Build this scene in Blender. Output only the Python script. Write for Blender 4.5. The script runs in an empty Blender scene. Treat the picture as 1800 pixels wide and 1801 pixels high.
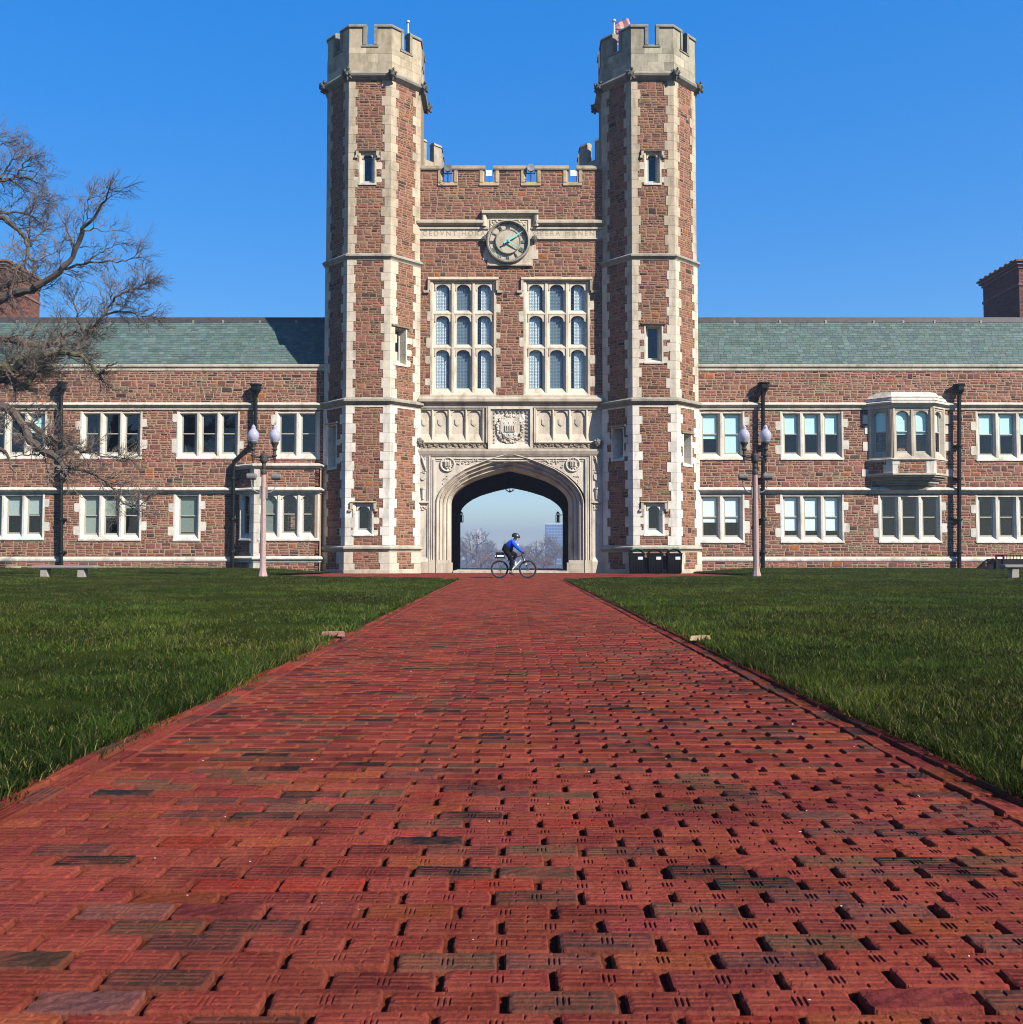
import bpy, math, random
import numpy as np
from mathutils import Vector, Matrix
R = random.Random(11)
NR = np.random.default_rng(5)
SC = bpy.context.scene
COL = SC.collection
rad = math.radians

# ------------------------------------------------------------------ camera, world, sun, exposure
FPX, CAMH = 1700.0, 0.9                      # focal length in units of a 1800 px wide frame; eye height
TILT = math.atan(74.5 / FPX)
cd = bpy.data.cameras.new('camera'); cam = bpy.data.objects.new('camera', cd); COL.objects.link(cam)
cd.sensor_width = 36.0; cd.lens = 36.0 * FPX / 1800.0; cd.clip_start = 0.05; cd.clip_end = 6000
cam.location = (0, 0, CAMH); cam.rotation_euler = (math.pi / 2 + TILT, 0, 0)
SC.camera = cam
SUN_EL, SUN_AZ = 36.0, 129.0                 # azimuth clockwise from +Y (the view direction)
wd = bpy.data.worlds.new('World'); SC.world = wd; wd.use_nodes = True
wn, wl = wd.node_tree.nodes, wd.node_tree.links
sky = wn.new('ShaderNodeTexSky'); sky.sky_type = 'NISHITA'; sky.sun_disc = False
sky.sun_elevation = rad(SUN_EL); sky.sun_rotation = rad(SUN_AZ)
sky.altitude = 200; sky.air_density = 1.0; sky.dust_density = 0.15; sky.ozone_density = 3.0
# the photograph's deep, even blue: the sky's saturation raised and its brightness range compressed, all round alike
sp = wn.new('ShaderNodeSeparateColor'); sp.mode = 'HSV'; cb = wn.new('ShaderNodeCombineColor'); cb.mode = 'HSV'
ms = wn.new('ShaderNodeMath'); ms.operation = 'MULTIPLY'; ms.inputs[1].default_value = 1.40; ms.use_clamp = True
mp_ = wn.new('ShaderNodeMath'); mp_.operation = 'POWER'; mp_.inputs[1].default_value = 0.35
mv = wn.new('ShaderNodeMath'); mv.operation = 'MULTIPLY'; mv.inputs[1].default_value = 2.14
mh = wn.new('ShaderNodeMath'); mh.operation = 'ADD'; mh.inputs[1].default_value = 0.0055
wl.new(sky.outputs[0], sp.inputs[0]); wl.new(sp.outputs[0], mh.inputs[0]); wl.new(mh.outputs[0], cb.inputs[0]); wl.new(sp.outputs[1], ms.inputs[0]); wl.new(ms.outputs[0], cb.inputs[1])
wl.new(sp.outputs[2], mp_.inputs[0]); wl.new(mp_.outputs[0], mv.inputs[0]); wl.new(mv.outputs[0], cb.inputs[2]); wl.new(cb.outputs[0], wn['Background'].inputs[0])
wn['Background'].inputs[1].default_value = 0.10
sd = bpy.data.lights.new('sun', 'SUN'); sd.energy = 5.0; sd.angle = rad(0.5); sd.color = (1.0, 0.93, 0.82)
so = bpy.data.objects.new('sun', sd); COL.objects.link(so)
SDIR = Vector((math.sin(rad(SUN_AZ)) * math.cos(rad(SUN_EL)), math.cos(rad(SUN_AZ)) * math.cos(rad(SUN_EL)), math.sin(rad(SUN_EL))))
so.rotation_euler = SDIR.to_track_quat('Z', 'Y').to_euler(); so.location = (40, -30, 60)
vs = SC.view_settings; vs.view_transform = 'Standard'; vs.look = 'None'; vs.gamma = 1; vs.exposure = 1.3
vs.use_curve_mapping = False
SC.cycles.filter_width = 1.05; SC.cycles.volume_bounces = 1; SC.cycles.max_bounces = 8; SC.cycles.transparent_max_bounces = 12

# ------------------------------------------------------------------ geometry helpers
ct_, st_ = math.cos(TILT), math.sin(TILT)
def ray(u, v):
    b, a = (u - 900.0) / FPX, (900.5 - v) / FPX
    return (b, ct_ - a * st_, st_ + a * ct_)
def at(u, v, Y):
    d = ray(u, v); t = Y / d[1]
    return d[0] * t, CAMH + d[2] * t

class Fr:
    """A vertical wall plane: a runs along it, z up, c out of it."""
    def __init__(s, ox, oy, sx=1.0, sy=0.0):
        s.o, s.s, s.n = (ox, oy), (sx, sy), (sy, -sx)
    def p(s, a, z, c=0.0):
        return (s.o[0] + s.s[0] * a + s.n[0] * c, s.o[1] + s.s[1] * a + s.n[1] * c, z)
    def px(s, u, v):
        d = ray(u, v)
        t = (s.o[0] * s.n[0] + s.o[1] * s.n[1]) / (d[0] * s.n[0] + d[1] * s.n[1])
        return (d[0] * t - s.o[0]) * s.s[0] + (d[1] * t - s.o[1]) * s.s[1], CAMH + d[2] * t
    def rect(s, u0, v0, u1, v1):
        vm, um = (v0 + v1) / 2, (u0 + u1) / 2
        return s.px(u0, vm)[0], s.px(u1, vm)[0], s.px(um, v1)[1], s.px(um, v0)[1]
def fr_between(p, q):
    L = math.hypot(q[0] - p[0], q[1] - p[1])
    F = Fr(p[0], p[1], (q[0] - p[0]) / L, (q[1] - p[1]) / L); F.L = L
    return F

MATS = {}
def new_obj(name, data, parent=None, **k):
    o = bpy.data.objects.new(name, data); COL.objects.link(o)
    if parent is not None:
        o.parent = parent
        if parent.parent is None and parent.type == 'EMPTY':
            o.matrix_parent_inverse = Matrix.Translation(-parent.location)
    for kk, vv in k.items():
        if vv is not None: o[kk] = vv
    return o
def thing(name, label, cat, loc=(0, 0, 0), group=None):
    o = bpy.data.objects.new(name, None); COL.objects.link(o); o.location = loc
    o['label'] = label; o['category'] = cat; o.empty_display_size = 0.3
    if group: o['group'] = group
    return o
def tag(o, label, cat, group=None):
    o['label'] = label; o['category'] = cat
    if group: o['group'] = group
    return o
def copy_tree(o, parent=None):
    c = o.copy(); COL.objects.link(c)
    if parent is not None: c.parent = parent
    for ch in list(o.children): copy_tree(ch, c)
    return c

class MB:
    """Collects faces, then links them as one mesh object."""
    def __init__(s): s.v, s.f, s.t, s.d = [], [], [], []
    def add(s, vs, fs, tint=None, dust=None):
        b = len(s.v); s.v.extend(vs)
        for i, f in enumerate(fs):
            s.f.append([b + j for j in f]); s.t.append(tint or (1, 1, 1)); s.d.append(dust[i] if dust else 0.0)
    def hexa(s, p, tint=None):
        s.add(p, [(0, 3, 2, 1), (4, 5, 6, 7), (0, 1, 5, 4), (1, 2, 6, 5), (2, 3, 7, 6), (3, 0, 4, 7)], tint)
    def wbox(s, x0, x1, y0, y1, z0, z1, tint=None):
        s.hexa([(x0, y0, z0), (x1, y0, z0), (x1, y1, z0), (x0, y1, z0), (x0, y0, z1), (x1, y0, z1), (x1, y1, z1), (x0, y1, z1)], tint)
    def box(s, F, a0, a1, z0, z1, c0, c1, tint=None):
        s.hexa([F.p(a0, z0, c1), F.p(a1, z0, c1), F.p(a1, z0, c0), F.p(a0, z0, c0), F.p(a0, z1, c1), F.p(a1, z1, c1), F.p(a1, z1, c0), F.p(a0, z1, c0)], tint)
    def ext(s, bot, top, tint=None):
        n = len(bot)
        s.add(list(bot) + list(top), [tuple(range(n))[::-1], tuple(range(n, 2 * n))] + [(i, (i + 1) % n, n + (i + 1) % n, n + i) for i in range(n)], tint)
    def prism(s, F, pts, c0, c1, tint=None):            # (a, z) outline pushed through c
        s.ext([F.p(a, z, c0) for a, z in pts], [F.p(a, z, c1) for a, z in pts], tint)
    def plan(s, F, pts, z0, z1, tint=None):             # (a, c) outline pushed up
        s.ext([F.p(a, z0, c) for a, c in pts], [F.p(a, z1, c) for a, c in pts], tint)
    def side(s, F, pts, a0, a1, tint=None):             # (c, z) outline pushed along the wall
        s.ext([F.p(a0, z, c) for c, z in pts], [F.p(a1, z, c) for c, z in pts], tint)
    def tube(s, path, radii, n=6, tint=None, closed=False):
        P = [Vector(p) for p in path]; m = len(P)
        if not hasattr(radii, '__len__'): radii = [radii] * m
        vs, up = [], Vector((0.13, 0.21, 0.97))
        for i, p in enumerate(P):
            if closed: t = P[(i + 1) % m] - P[i - 1]
            else: t = P[min(i + 1, m - 1)] - P[max(i - 1, 0)]
            t.normalize()
            if abs(t.dot(up)) > 0.95: up = Vector((0.9, 0.3, 0.1))
            x = t.cross(up).normalized(); y = t.cross(x)
            for k in range(n):
                a = 2 * math.pi * k / n
                vs.append(tuple(p + (x * math.cos(a) + y * math.sin(a)) * radii[i]))
        fs = []
        for i in range(m if closed else m - 1):
            j = (i + 1) % m
            for k in range(n): fs.append((i * n + k, i * n + (k + 1) % n, j * n + (k + 1) % n, j * n + k))
        if not closed: fs += [tuple(range(n)), tuple(range((m - 1) * n, m * n))]
        s.add(vs, fs, tint)
    def lathe(s, ctr, prof, n=16, tint=None, axis=None, caps=True):   # prof (r, h); axis None: up
        vs = []
        for r, h in prof:
            for k in range(n):
                a = 2 * math.pi * k / n; ca, sa = r * math.cos(a), r * math.sin(a)
                if axis is None: vs.append((ctr[0] + ca, ctr[1] + sa, ctr[2] + h))
                elif axis == 'x': vs.append((ctr[0] + h, ctr[1] + ca, ctr[2] + sa))
                else: vs.append((ctr[0] + ca, ctr[1] - h, ctr[2] + sa))     # 'y': h comes out towards -Y
        m = len(prof); fs = []
        for i in range(m - 1):
            for k in range(n): fs.append((i * n + k, i * n + (k + 1) % n, (i + 1) * n + (k + 1) % n, (i + 1) * n + k))
        if caps: fs += [tuple(range(n)), tuple(range((m - 1) * n, m * n))]
        s.add(vs, fs, tint)
    def sweep(s, plan, prof, closed=False, tint=None):      # prof: closed (c, z) outline carried along a plan polyline
        n = len(plan); m = len(prof); vs = []
        def nrm(p, q):
            L = math.hypot(q[0] - p[0], q[1] - p[1]); return ((q[1] - p[1]) / L, -(q[0] - p[0]) / L)
        for i in range(n):
            n1 = nrm(plan[i - 1], plan[i]) if (closed or i > 0) else None
            n2 = nrm(plan[i], plan[(i + 1) % n]) if (closed or i < n - 1) else None
            n1 = n1 or n2; n2 = n2 or n1
            d = 1 + n1[0] * n2[0] + n1[1] * n2[1]
            mx, my = (n1[0] + n2[0]) / d, (n1[1] + n2[1]) / d
            for c, z in prof: vs.append((plan[i][0] + mx * c, plan[i][1] + my * c, z))
        fs = []
        for i in range(n if closed else n - 1):
            j = (i + 1) % n
            for k in range(m): fs.append((i * m + k, i * m + (k + 1) % m, j * m + (k + 1) % m, j * m + k))
        if not closed: fs += [tuple(range(m)), tuple(range((n - 1) * m, n * m))]
        s.add(vs, fs, tint)
    def blob(s, c, r, n=7, squash=(1, 1, 1), jit=0.0, tint=None):
        vs = [(c[0], c[1], c[2] - r * squash[2])]; k = n // 2 + 1
        for i in range(1, k):
            th = math.pi * i / k
            for j in range(n):
                a = 2 * math.pi * (j + 0.5 * (i % 2)) / n; q = r * (1 + R.uniform(-jit, jit))
                vs.append((c[0] + q * math.sin(th) * math.cos(a) * squash[0], c[1] + q * math.sin(th) * math.sin(a) * squash[1], c[2] - q * math.cos(th) * squash[2]))
        vs.append((c[0], c[1], c[2] + r * squash[2])); L = len(vs) - 1
        fs = [(0, 1 + (j + 1) % n, 1 + j) for j in range(n)]
        for i in range(k - 2):
            for j in range(n): fs.append((1 + i * n + j, 1 + i * n + (j + 1) % n, 1 + (i + 1) * n + (j + 1) % n, 1 + (i + 1) * n + j))
        fs += [(L, 1 + (k - 2) * n + j, 1 + (k - 2) * n + (j + 1) % n) for j in range(n)]
        s.add(vs, fs, tint)
    def mesh(s, name, mat, smooth=False):
        me = bpy.data.meshes.new(name); me.from_pydata(s.v, [], s.f)
        at_ = me.attributes.new('tint', 'FLOAT_COLOR', 'FACE')
        arr = np.ones((len(s.f), 4), np.float32); arr[:, :3] = s.t; at_.data.foreach_set('color', arr.ravel())
        if any(s.d):
            a2 = me.attributes.new('dust', 'FLOAT', 'FACE'); a2.data.foreach_set('value', np.array(s.d, np.float32))
        me.materials.append(MATS[mat])
        if smooth: me.shade_smooth()
        return me
    def build(s, name, mat, parent=None, col=None, smooth=False, **k):
        o = new_obj(name, s.mesh(name, mat, smooth), parent, **k)
        if col: o.color = (*col, 1)
        return o
def np_mesh(name, V, F, mat, tint=None, parent=None, **k):
    me = bpy.data.meshes.new(name); n, m = len(V), len(F); w = F.shape[1]
    me.vertices.add(n); me.vertices.foreach_set('co', V.astype(np.float32).ravel())
    me.loops.add(m * w); me.loops.foreach_set('vertex_index', F.astype(np.int32).ravel())
    me.polygons.add(m); me.polygons.foreach_set('loop_start', np.arange(0, m * w, w, dtype=np.int32))
    me.update(calc_edges=True)
    a = me.attributes.new('tint', 'FLOAT_COLOR', 'FACE'); arr = np.ones((m, 4), np.float32)
    if tint is not None: arr[:, :3] = tint
    a.data.foreach_set('color', arr.ravel()); me.materials.append(MATS[mat])
    return new_obj(name, me, parent, **k)

# ------------------------------------------------------------------ materials: albedo = object colour x face tint x grain x TONE
TONE = 0.71
def nd(nt, typ, **k):
    n = nt.nodes.new(typ)
    for kk, v in k.items(): setattr(n, kk, v)
    return n
def material(name, rough=0.8, scale=6.0, amt=0.25, bump=0.0, bscale=30.0, spec=0.3, metal=0.0, stain=None, stain_amt=0.0, stretch=None, coat=0.0):
    m = bpy.data.materials.new(name); m.use_nodes = True; nt = m.node_tree; L = nt.links
    b = nt.nodes['Principled BSDF']; b.inputs['Roughness'].default_value = rough; b.inputs['Metallic'].default_value = metal
    b.inputs['Specular IOR Level'].default_value = spec; b.inputs['Coat Weight'].default_value = coat
    oi = nd(nt, 'ShaderNodeObjectInfo'); at_ = nd(nt, 'ShaderNodeAttribute', attribute_name='tint')
    mul = nd(nt, 'ShaderNodeMix', data_type='RGBA', blend_type='MULTIPLY'); mul.inputs[0].default_value = 1
    L.new(oi.outputs['Color'], mul.inputs[6]); L.new(at_.outputs['Color'], mul.inputs[7])
    geo = nd(nt, 'ShaderNodeNewGeometry'); pos = geo.outputs['Position']
    if stretch:
        mp = nd(nt, 'ShaderNodeMapping'); mp.inputs['Scale'].default_value = stretch; L.new(pos, mp.inputs[0]); pos = mp.outputs[0]
    nz = nd(nt, 'ShaderNodeTexNoise'); nz.inputs['Scale'].default_value = scale; nz.inputs['Detail'].default_value = 6; nz.inputs['Roughness'].default_value = 0.65
    L.new(pos, nz.inputs['Vector'])
    mr = nd(nt, 'ShaderNodeMapRange'); mr.inputs[1].default_value = 0.25; mr.inputs[2].default_value = 0.75
    mr.inputs[3].default_value = (1 - amt) * TONE; mr.inputs[4].default_value = (1 + amt) * TONE; L.new(nz.outputs['Fac'], mr.inputs[0])
    m2 = nd(nt, 'ShaderNodeVectorMath', operation='SCALE'); L.new(mul.outputs[2], m2.inputs[0]); L.new(mr.outputs[0], m2.inputs['Scale'])
    out = m2.outputs[0]
    if stain:
        n2 = nd(nt, 'ShaderNodeTexNoise'); n2.inputs['Scale'].default_value = 0.9; n2.inputs['Detail'].default_value = 8; n2.inputs['Roughness'].default_value = 0.7
        mp2 = nd(nt, 'ShaderNodeMapping'); mp2.inputs['Scale'].default_value = (2.2, 2.2, 0.7); L.new(geo.outputs['Position'], mp2.inputs[0]); L.new(mp2.outputs[0], n2.inputs['Vector'])
        r2 = nd(nt, 'ShaderNodeMapRange'); r2.inputs[1].default_value = 0.47; r2.inputs[2].default_value = 0.74; r2.inputs[3].default_value = 0; r2.inputs[4].default_value = stain_amt
        L.new(n2.outputs['Fac'], r2.inputs[0])
        mx = nd(nt, 'ShaderNodeMix', data_type='RGBA', blend_type='MULTIPLY'); L.new(r2.outputs[0], mx.inputs[0]); L.new(out, mx.inputs[6]); mx.inputs[7].default_value = (*stain, 1)
        out = mx.outputs[2]
    L.new(out, b.inputs['Base Color'])
    if bump:
        n3 = nd(nt, 'ShaderNodeTexNoise'); n3.inputs['Scale'].default_value = bscale; n3.inputs['Detail'].default_value = 5; L.new(pos, n3.inputs['Vector'])
        bp = nd(nt, 'ShaderNodeBump'); bp.inputs['Strength'].default_value = bump; bp.inputs['Distance'].default_value = 0.03
        L.new(n3.outputs['Fac'], bp.inputs['Height']); L.new(bp.outputs[0], b.inputs['Normal'])
    MATS[name] = m
    return m
material('rubble_stone', 0.92, 7, 0.30, 0.7, 11, 0.1)
material('mortar', 0.95, 9, 0.22, 0.5, 30, 0.1)
material('limestone', 0.85, 5, 0.10, 0.25, 30, 0.2, stain=(0.42, 0.41, 0.37), stain_amt=0.95)
material('old_limestone', 0.9, 3, 0.22, 0.35, 20, 0.2, stain=(0.40, 0.36, 0.30), stain_amt=0.8)
material('slate', 0.7, 5, 0.16, 0.2, 25, 0.2)
material('lead', 0.5, 3, 0.45, 0.1, 20, 0.4)
material('iron', 0.55, 8, 0.2, 0.1, 40, 0.15)
material('paint', 0.5, 8, 0.06, 0, 1, 0.4)
material('matte', 0.85, 10, 0.12, 0.1, 40, 0.2)
material('concrete', 0.9, 14, 0.22, 0.4, 60, 0.2)
material('bark', 0.95, 14, 0.35, 0.8, 40, 0.1)
material('cloth', 0.9, 25, 0.12, 0.3, 60, 0.15)
material('skin', 0.6, 20, 0.06, 0, 1, 0.3)
material('rubber', 0.7, 10, 0.1, 0, 1, 0.3)
material('chrome', 0.25, 10, 0.05, 0, 1, 0.6, metal=0.9)
material('plastic', 0.35, 6, 0.06, 0, 1, 0.5)
material('ground', 1.0, 2, 0.3, 0.6, 20, 0.0)
material('twig', 0.95, 2, 0.15, 0, 1, 0.05)

def glass_mat():
    m = bpy.data.materials.new('glass'); m.use_nodes = True; nt = m.node_tree; L = nt.links; nt.nodes.remove(nt.nodes['Principled BSDF'])
    tr = nd(nt, 'ShaderNodeBsdfTransparent'); tr.inputs[0].default_value = (0.92, 0.97, 0.97, 1)
    gl = nd(nt, 'ShaderNodeBsdfGlossy'); gl.inputs['Roughness'].default_value = 0.02
    geo = nd(nt, 'ShaderNodeNewGeometry'); dt = nd(nt, 'ShaderNodeVectorMath', operation='DOT_PRODUCT'); L.new(geo.outputs['Normal'], dt.inputs[0]); L.new(geo.outputs['Incoming'], dt.inputs[1])
    ab = nd(nt, 'ShaderNodeMath', operation='ABSOLUTE'); L.new(dt.outputs['Value'], ab.inputs[0]); iv = nd(nt, 'ShaderNodeMath', operation='SUBTRACT'); iv.inputs[0].default_value = 1; L.new(ab.outputs[0], iv.inputs[1])
    p5 = nd(nt, 'ShaderNodeMath', operation='POWER'); L.new(iv.outputs[0], p5.inputs[0]); p5.inputs[1].default_value = 5
    fr = nd(nt, 'ShaderNodeMath', operation='MULTIPLY_ADD'); L.new(p5.outputs[0], fr.inputs[0]); fr.inputs[1].default_value = .93; fr.inputs[2].default_value = .075   # two faces of clear glass, the same from either side
    nz = nd(nt, 'ShaderNodeTexNoise'); nz.inputs['Scale'].default_value = 1.5
    bp = nd(nt, 'ShaderNodeBump'); bp.inputs['Strength'].default_value = 0.06; bp.inputs['Distance'].default_value = 0.05
    L.new(nz.outputs['Fac'], bp.inputs['Height']); L.new(bp.outputs[0], gl.inputs['Normal'])
    mx = nd(nt, 'ShaderNodeMixShader'); L.new(fr.outputs[0], mx.inputs[0]); L.new(tr.outputs[0], mx.inputs[1]); L.new(gl.outputs[0], mx.inputs[2])
    L.new(mx.outputs[0], nt.nodes['Material Output'].inputs[0]); MATS['glass'] = m
glass_mat()
def globe_mat():
    m = bpy.data.materials.new('globe_glass'); m.use_nodes = True; nt = m.node_tree; L = nt.links; b = nt.nodes['Principled BSDF']
    b.inputs['Base Color'].default_value = (0.42, 0.42, 0.52, 1); b.inputs['Roughness'].default_value = 0.12
    t = nd(nt, 'ShaderNodeBsdfTranslucent'); t.inputs[0].default_value = (0.50, 0.50, 0.60, 1)
    mx = nd(nt, 'ShaderNodeMixShader'); mx.inputs[0].default_value = 0.45
    L.new(b.outputs[0], mx.inputs[1]); L.new(t.outputs[0], mx.inputs[2]); L.new(mx.outputs[0], nt.nodes['Material Output'].inputs[0]); MATS['globe'] = m
globe_mat()
def grass_mat():
    m = bpy.data.materials.new('grass_blade'); m.use_nodes = True; nt = m.node_tree; L = nt.links; b = nt.nodes['Principled BSDF']
    at_ = nd(nt, 'ShaderNodeAttribute', attribute_name='tint'); L.new(at_.outputs['Color'], b.inputs['Base Color'])
    b.inputs['Roughness'].default_value = 0.6; b.inputs['Specular IOR Level'].default_value = 0.06
    t = nd(nt, 'ShaderNodeBsdfTranslucent'); L.new(at_.outputs['Color'], t.inputs[0])
    mx = nd(nt, 'ShaderNodeMixShader'); mx.inputs[0].default_value = 0.3
    L.new(b.outputs[0], mx.inputs[1]); L.new(t.outputs[0], mx.inputs[2]); L.new(mx.outputs[0], nt.nodes['Material Output'].inputs[0]); MATS['grass'] = m
grass_mat()
def brick_mat():
    m = material('paving_brick', 1.0, 70, 0.45, 0, 1, 0.03); nt = m.node_tree; L = nt.links; b = nt.nodes['Principled BSDF']
    src = b.inputs['Base Color'].links[0].from_socket
    geo = nd(nt, 'ShaderNodeNewGeometry')
    du = nd(nt, 'ShaderNodeAttribute', attribute_name='dust')
    n1 = nd(nt, 'ShaderNodeTexNoise'); n1.inputs['Scale'].default_value = 9; n1.inputs['Detail'].default_value = 7; L.new(geo.outputs['Position'], n1.inputs['Vector'])
    r1 = nd(nt, 'ShaderNodeMapRange'); r1.inputs[1].default_value = 0.45; r1.inputs[2].default_value = 0.72; r1.inputs[3].default_value = 0; r1.inputs[4].default_value = 0.5
    L.new(n1.outputs['Fac'], r1.inputs[0])
    ad = nd(nt, 'ShaderNodeMath', operation='MULTIPLY_ADD', use_clamp=True); L.new(du.outputs['Fac'], ad.inputs[0]); ad.inputs[1].default_value = 0.6; L.new(r1.outputs[0], ad.inputs[2])
    mx = nd(nt, 'ShaderNodeMix', data_type='RGBA'); L.new(ad.outputs[0], mx.inputs[0]); L.new(src, mx.inputs[6]); mx.inputs[7].default_value = (0.165, 0.043, 0.026, 1)
    n2 = nd(nt, 'ShaderNodeTexNoise'); n2.inputs['Scale'].default_value = 2.2; n2.inputs['Detail'].default_value = 4; L.new(geo.outputs['Position'], n2.inputs['Vector'])
    r2 = nd(nt, 'ShaderNodeMapRange'); r2.inputs[1].default_value = 0.3; r2.inputs[2].default_value = 0.7; r2.inputs[3].default_value = 0.78; r2.inputs[4].default_value = 1.15
    L.new(n2.outputs['Fac'], r2.inputs[0])
    s2 = nd(nt, 'ShaderNodeVectorMath', operation='SCALE'); L.new(mx.outputs[2], s2.inputs[0]); L.new(r2.outputs[0], s2.inputs['Scale'])
    L.new(s2.outputs[0], b.inputs['Base Color'])
    n3 = nd(nt, 'ShaderNodeTexNoise'); n3.inputs['Scale'].default_value = 160; n3.inputs['Detail'].default_value = 6; n3.inputs['Roughness'].default_value = 0.7; L.new(geo.outputs['Position'], n3.inputs['Vector'])
    n4 = nd(nt, 'ShaderNodeTexNoise'); n4.inputs['Scale'].default_value = 45; n4.inputs['Detail'].default_value = 5; L.new(geo.outputs['Position'], n4.inputs['Vector'])
    am = nd(nt, 'ShaderNodeMath', operation='MULTIPLY_ADD'); L.new(n4.outputs['Fac'], am.inputs[0]); am.inputs[1].default_value = 2.0; L.new(n3.outputs['Fac'], am.inputs[2])
    bp = nd(nt, 'ShaderNodeBump'); bp.inputs['Strength'].default_value = 1.0; bp.inputs['Distance'].default_value = 0.0042
    L.new(am.outputs[0], bp.inputs['Height']); L.new(bp.outputs[0], b.inputs['Normal'])
brick_mat()

# ------------------------------------------------------------------ ground, path, lawns
def smooth01(a, b, x): 
    t = np.clip((x - a) / (b - a), 0, 1); return t * t * (3 - 2 * t)
def ground_sheet():
    ys = [-420, -60, 0, 30, 45, 62, 70, 85, 110, 160, 240, 400, 700, 1200, 2350]
    zs = [-.06] * 6 + [-1.6, -5, -8, -10.5, -12, -12, -12, -12, -12]
    xs = [-1250, -400, -120, -40, -15, 0, 15, 40, 120, 400, 1250]
    V = [(x, y, z) for y, z in zip(ys, zs) for x in xs]; n = len(xs)
    b = MB(); b.add(V, [(j * n + i, j * n + i + 1, (j + 1) * n + i + 1, (j + 1) * n + i) for j in range(len(ys) - 1) for i in range(n - 1)])
    b.build('ground', 'ground', None, (0.07, 0.075, 0.045), kind='structure')
ground_sheet()

PATH_W = 1.93
FAR_X, FAR_Y = [0, 1.95, 7.0, 9.2, 10.3], [34.0, 34.0, 36.5, 38.5, 40.5]
def on_pavement(x, y):
    ax = np.abs(x)
    far = np.interp(ax, FAR_X, FAR_Y)
    strip = (ax > 8.8) & (y > 40.6 + (10.3 - ax) * 2.6)
    return (ax < 10.3) & (y > far) & ~strip
def lawn_z(x, y):
    ax = np.abs(x)
    h = 0.02 + 0.17 * smooth01(39.5, 47, y) * smooth01(8.6, 11.5, ax)
    h = h + smooth01(0, .7, ax - PATH_W) * (0.05 * vnoise(x, y, .9, 21) + 0.03 * vnoise(x, y, 2.3, 22))
    return h
def vnoise(x, y, s, seed):
    g = np.random.default_rng(seed).random((128, 128)); xx, yy = x * s + 1000.3, y * s + 1000.7
    i, j = np.floor(xx).astype(int), np.floor(yy).astype(int); u, v = xx - i, yy - j
    u = u * u * (3 - 2 * u); v = v * v * (3 - 2 * v); i0, i1, j0, j1 = i % 128, (i + 1) % 128, j % 128, (j + 1) % 128
    return (g[i0, j0] * (1 - u) + g[i1, j0] * u) * (1 - v) + (g[i0, j1] * (1 - u) + g[i1, j1] * u) * v

def lawn_sheets():
    for sgn in (-1, 1):
        xs = np.concatenate([[PATH_W], np.linspace(2.2, 12, 50), np.linspace(12.6, 44, 40)]); ys = np.linspace(-2, 47.3, 120)
        X, Y = np.meshgrid(xs, ys); Z = lawn_z(X, Y)
        cx, cy = (X[:-1, :-1] + X[1:, 1:]) / 2, (Y[:-1, :-1] + Y[1:, 1:]) / 2
        keep = ~on_pavement(cx, cy)
        n = len(xs); J, I = np.nonzero(keep); k = J * n + I
        F = np.stack([k, k + 1, k + n + 1, k + n], 1)
        if sgn < 0: F = F[:, ::-1]
        o = np_mesh('lawn', np.stack([X.ravel() * sgn, Y.ravel(), Z.ravel()], 1), F, 'ground', kind='structure')
        o.color = (0.026, 0.036, 0.008, 1)
lawn_sheets()

def blades(px, py, hgt, wid, segs, seed):
    """Grass as tapering bent blades; a patchwork of lush and dry areas, with shade between clumps put into the colour."""
    rng = np.random.default_rng(seed); n = len(px)
    pz = lawn_z(px, py) - .005
    th = rng.uniform(0, 2 * np.pi, n); ph = rng.uniform(0, 2 * np.pi, n)
    patch = vnoise(px, py, 1.3, 1) * .6 + vnoise(px, py, .35, 2) * .4; fine = vnoise(px, py, 5.0, 3)
    clump = vnoise(px, py, 11.0, 7) * .6 + vnoise(px, py, 24.0, 8) * .4
    h = hgt * rng.uniform(.4, 1.3, n) * (.50 + .8 * patch * (.35 + 1.1 * fine) + .55 * (clump - .35)); lean = h * rng.uniform(.2, 1.25, n)
    ax, ay = np.cos(th) * wid / 2, np.sin(th) * wid / 2; lx, ly = np.cos(ph) * lean, np.sin(ph) * lean
    base = np.stack([px, py, pz], 1); side = np.stack([ax, ay, np.zeros(n)], 1)
    mid = base + np.stack([lx * .35, ly * .35, h * .6], 1); tip = base + np.stack([lx, ly, h * np.sqrt(np.clip(1 - (lean / h * .5) ** 2, .3, 1))], 1)
    if segs == 2:
        V = np.stack([base - side, base + side, mid - side * .75, mid + side * .75, tip], 1).reshape(-1, 3)
        k = np.arange(n)[:, None] * 5
        F = np.concatenate([k + [[0, 1, 3]], k + [[0, 3, 2]], k + [[2, 3, 4]]], 1).reshape(-1, 3); rep = 3
    else:
        V = np.stack([base - side, base + side, tip], 1).reshape(-1, 3); F = np.arange(n * 3).reshape(-1, 3); rep = 1
    g = rng.random(n); dry = (rng.random(n) < .07 + .20 * vnoise(px, py, .8, 9) ** 2)
    lum = (.27 + 1.45 * patch ** 1.5 * (.35 + .8 * fine)) * (.45 + 1.1 * clump) * np.exp(rng.normal(0, .38, n)); hue = vnoise(px, py, .6, 31); c = np.stack([(.019 + .022 * g + .014 * hue) * lum, (.040 + .032 * g) * lum, (.0035 + .004 * g + .003 * (1 - hue)) * lum], 1)  # lum darkens low spots, painting the shade between clumps
    c[dry] = np.stack([.085 + .08 * g, .08 + .075 * g, .025 + .03 * g], 1)[dry]  # dry tan blades, also standing in for bright sunlit tips
    return V, F, np.repeat(c, rep, 0)
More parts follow.
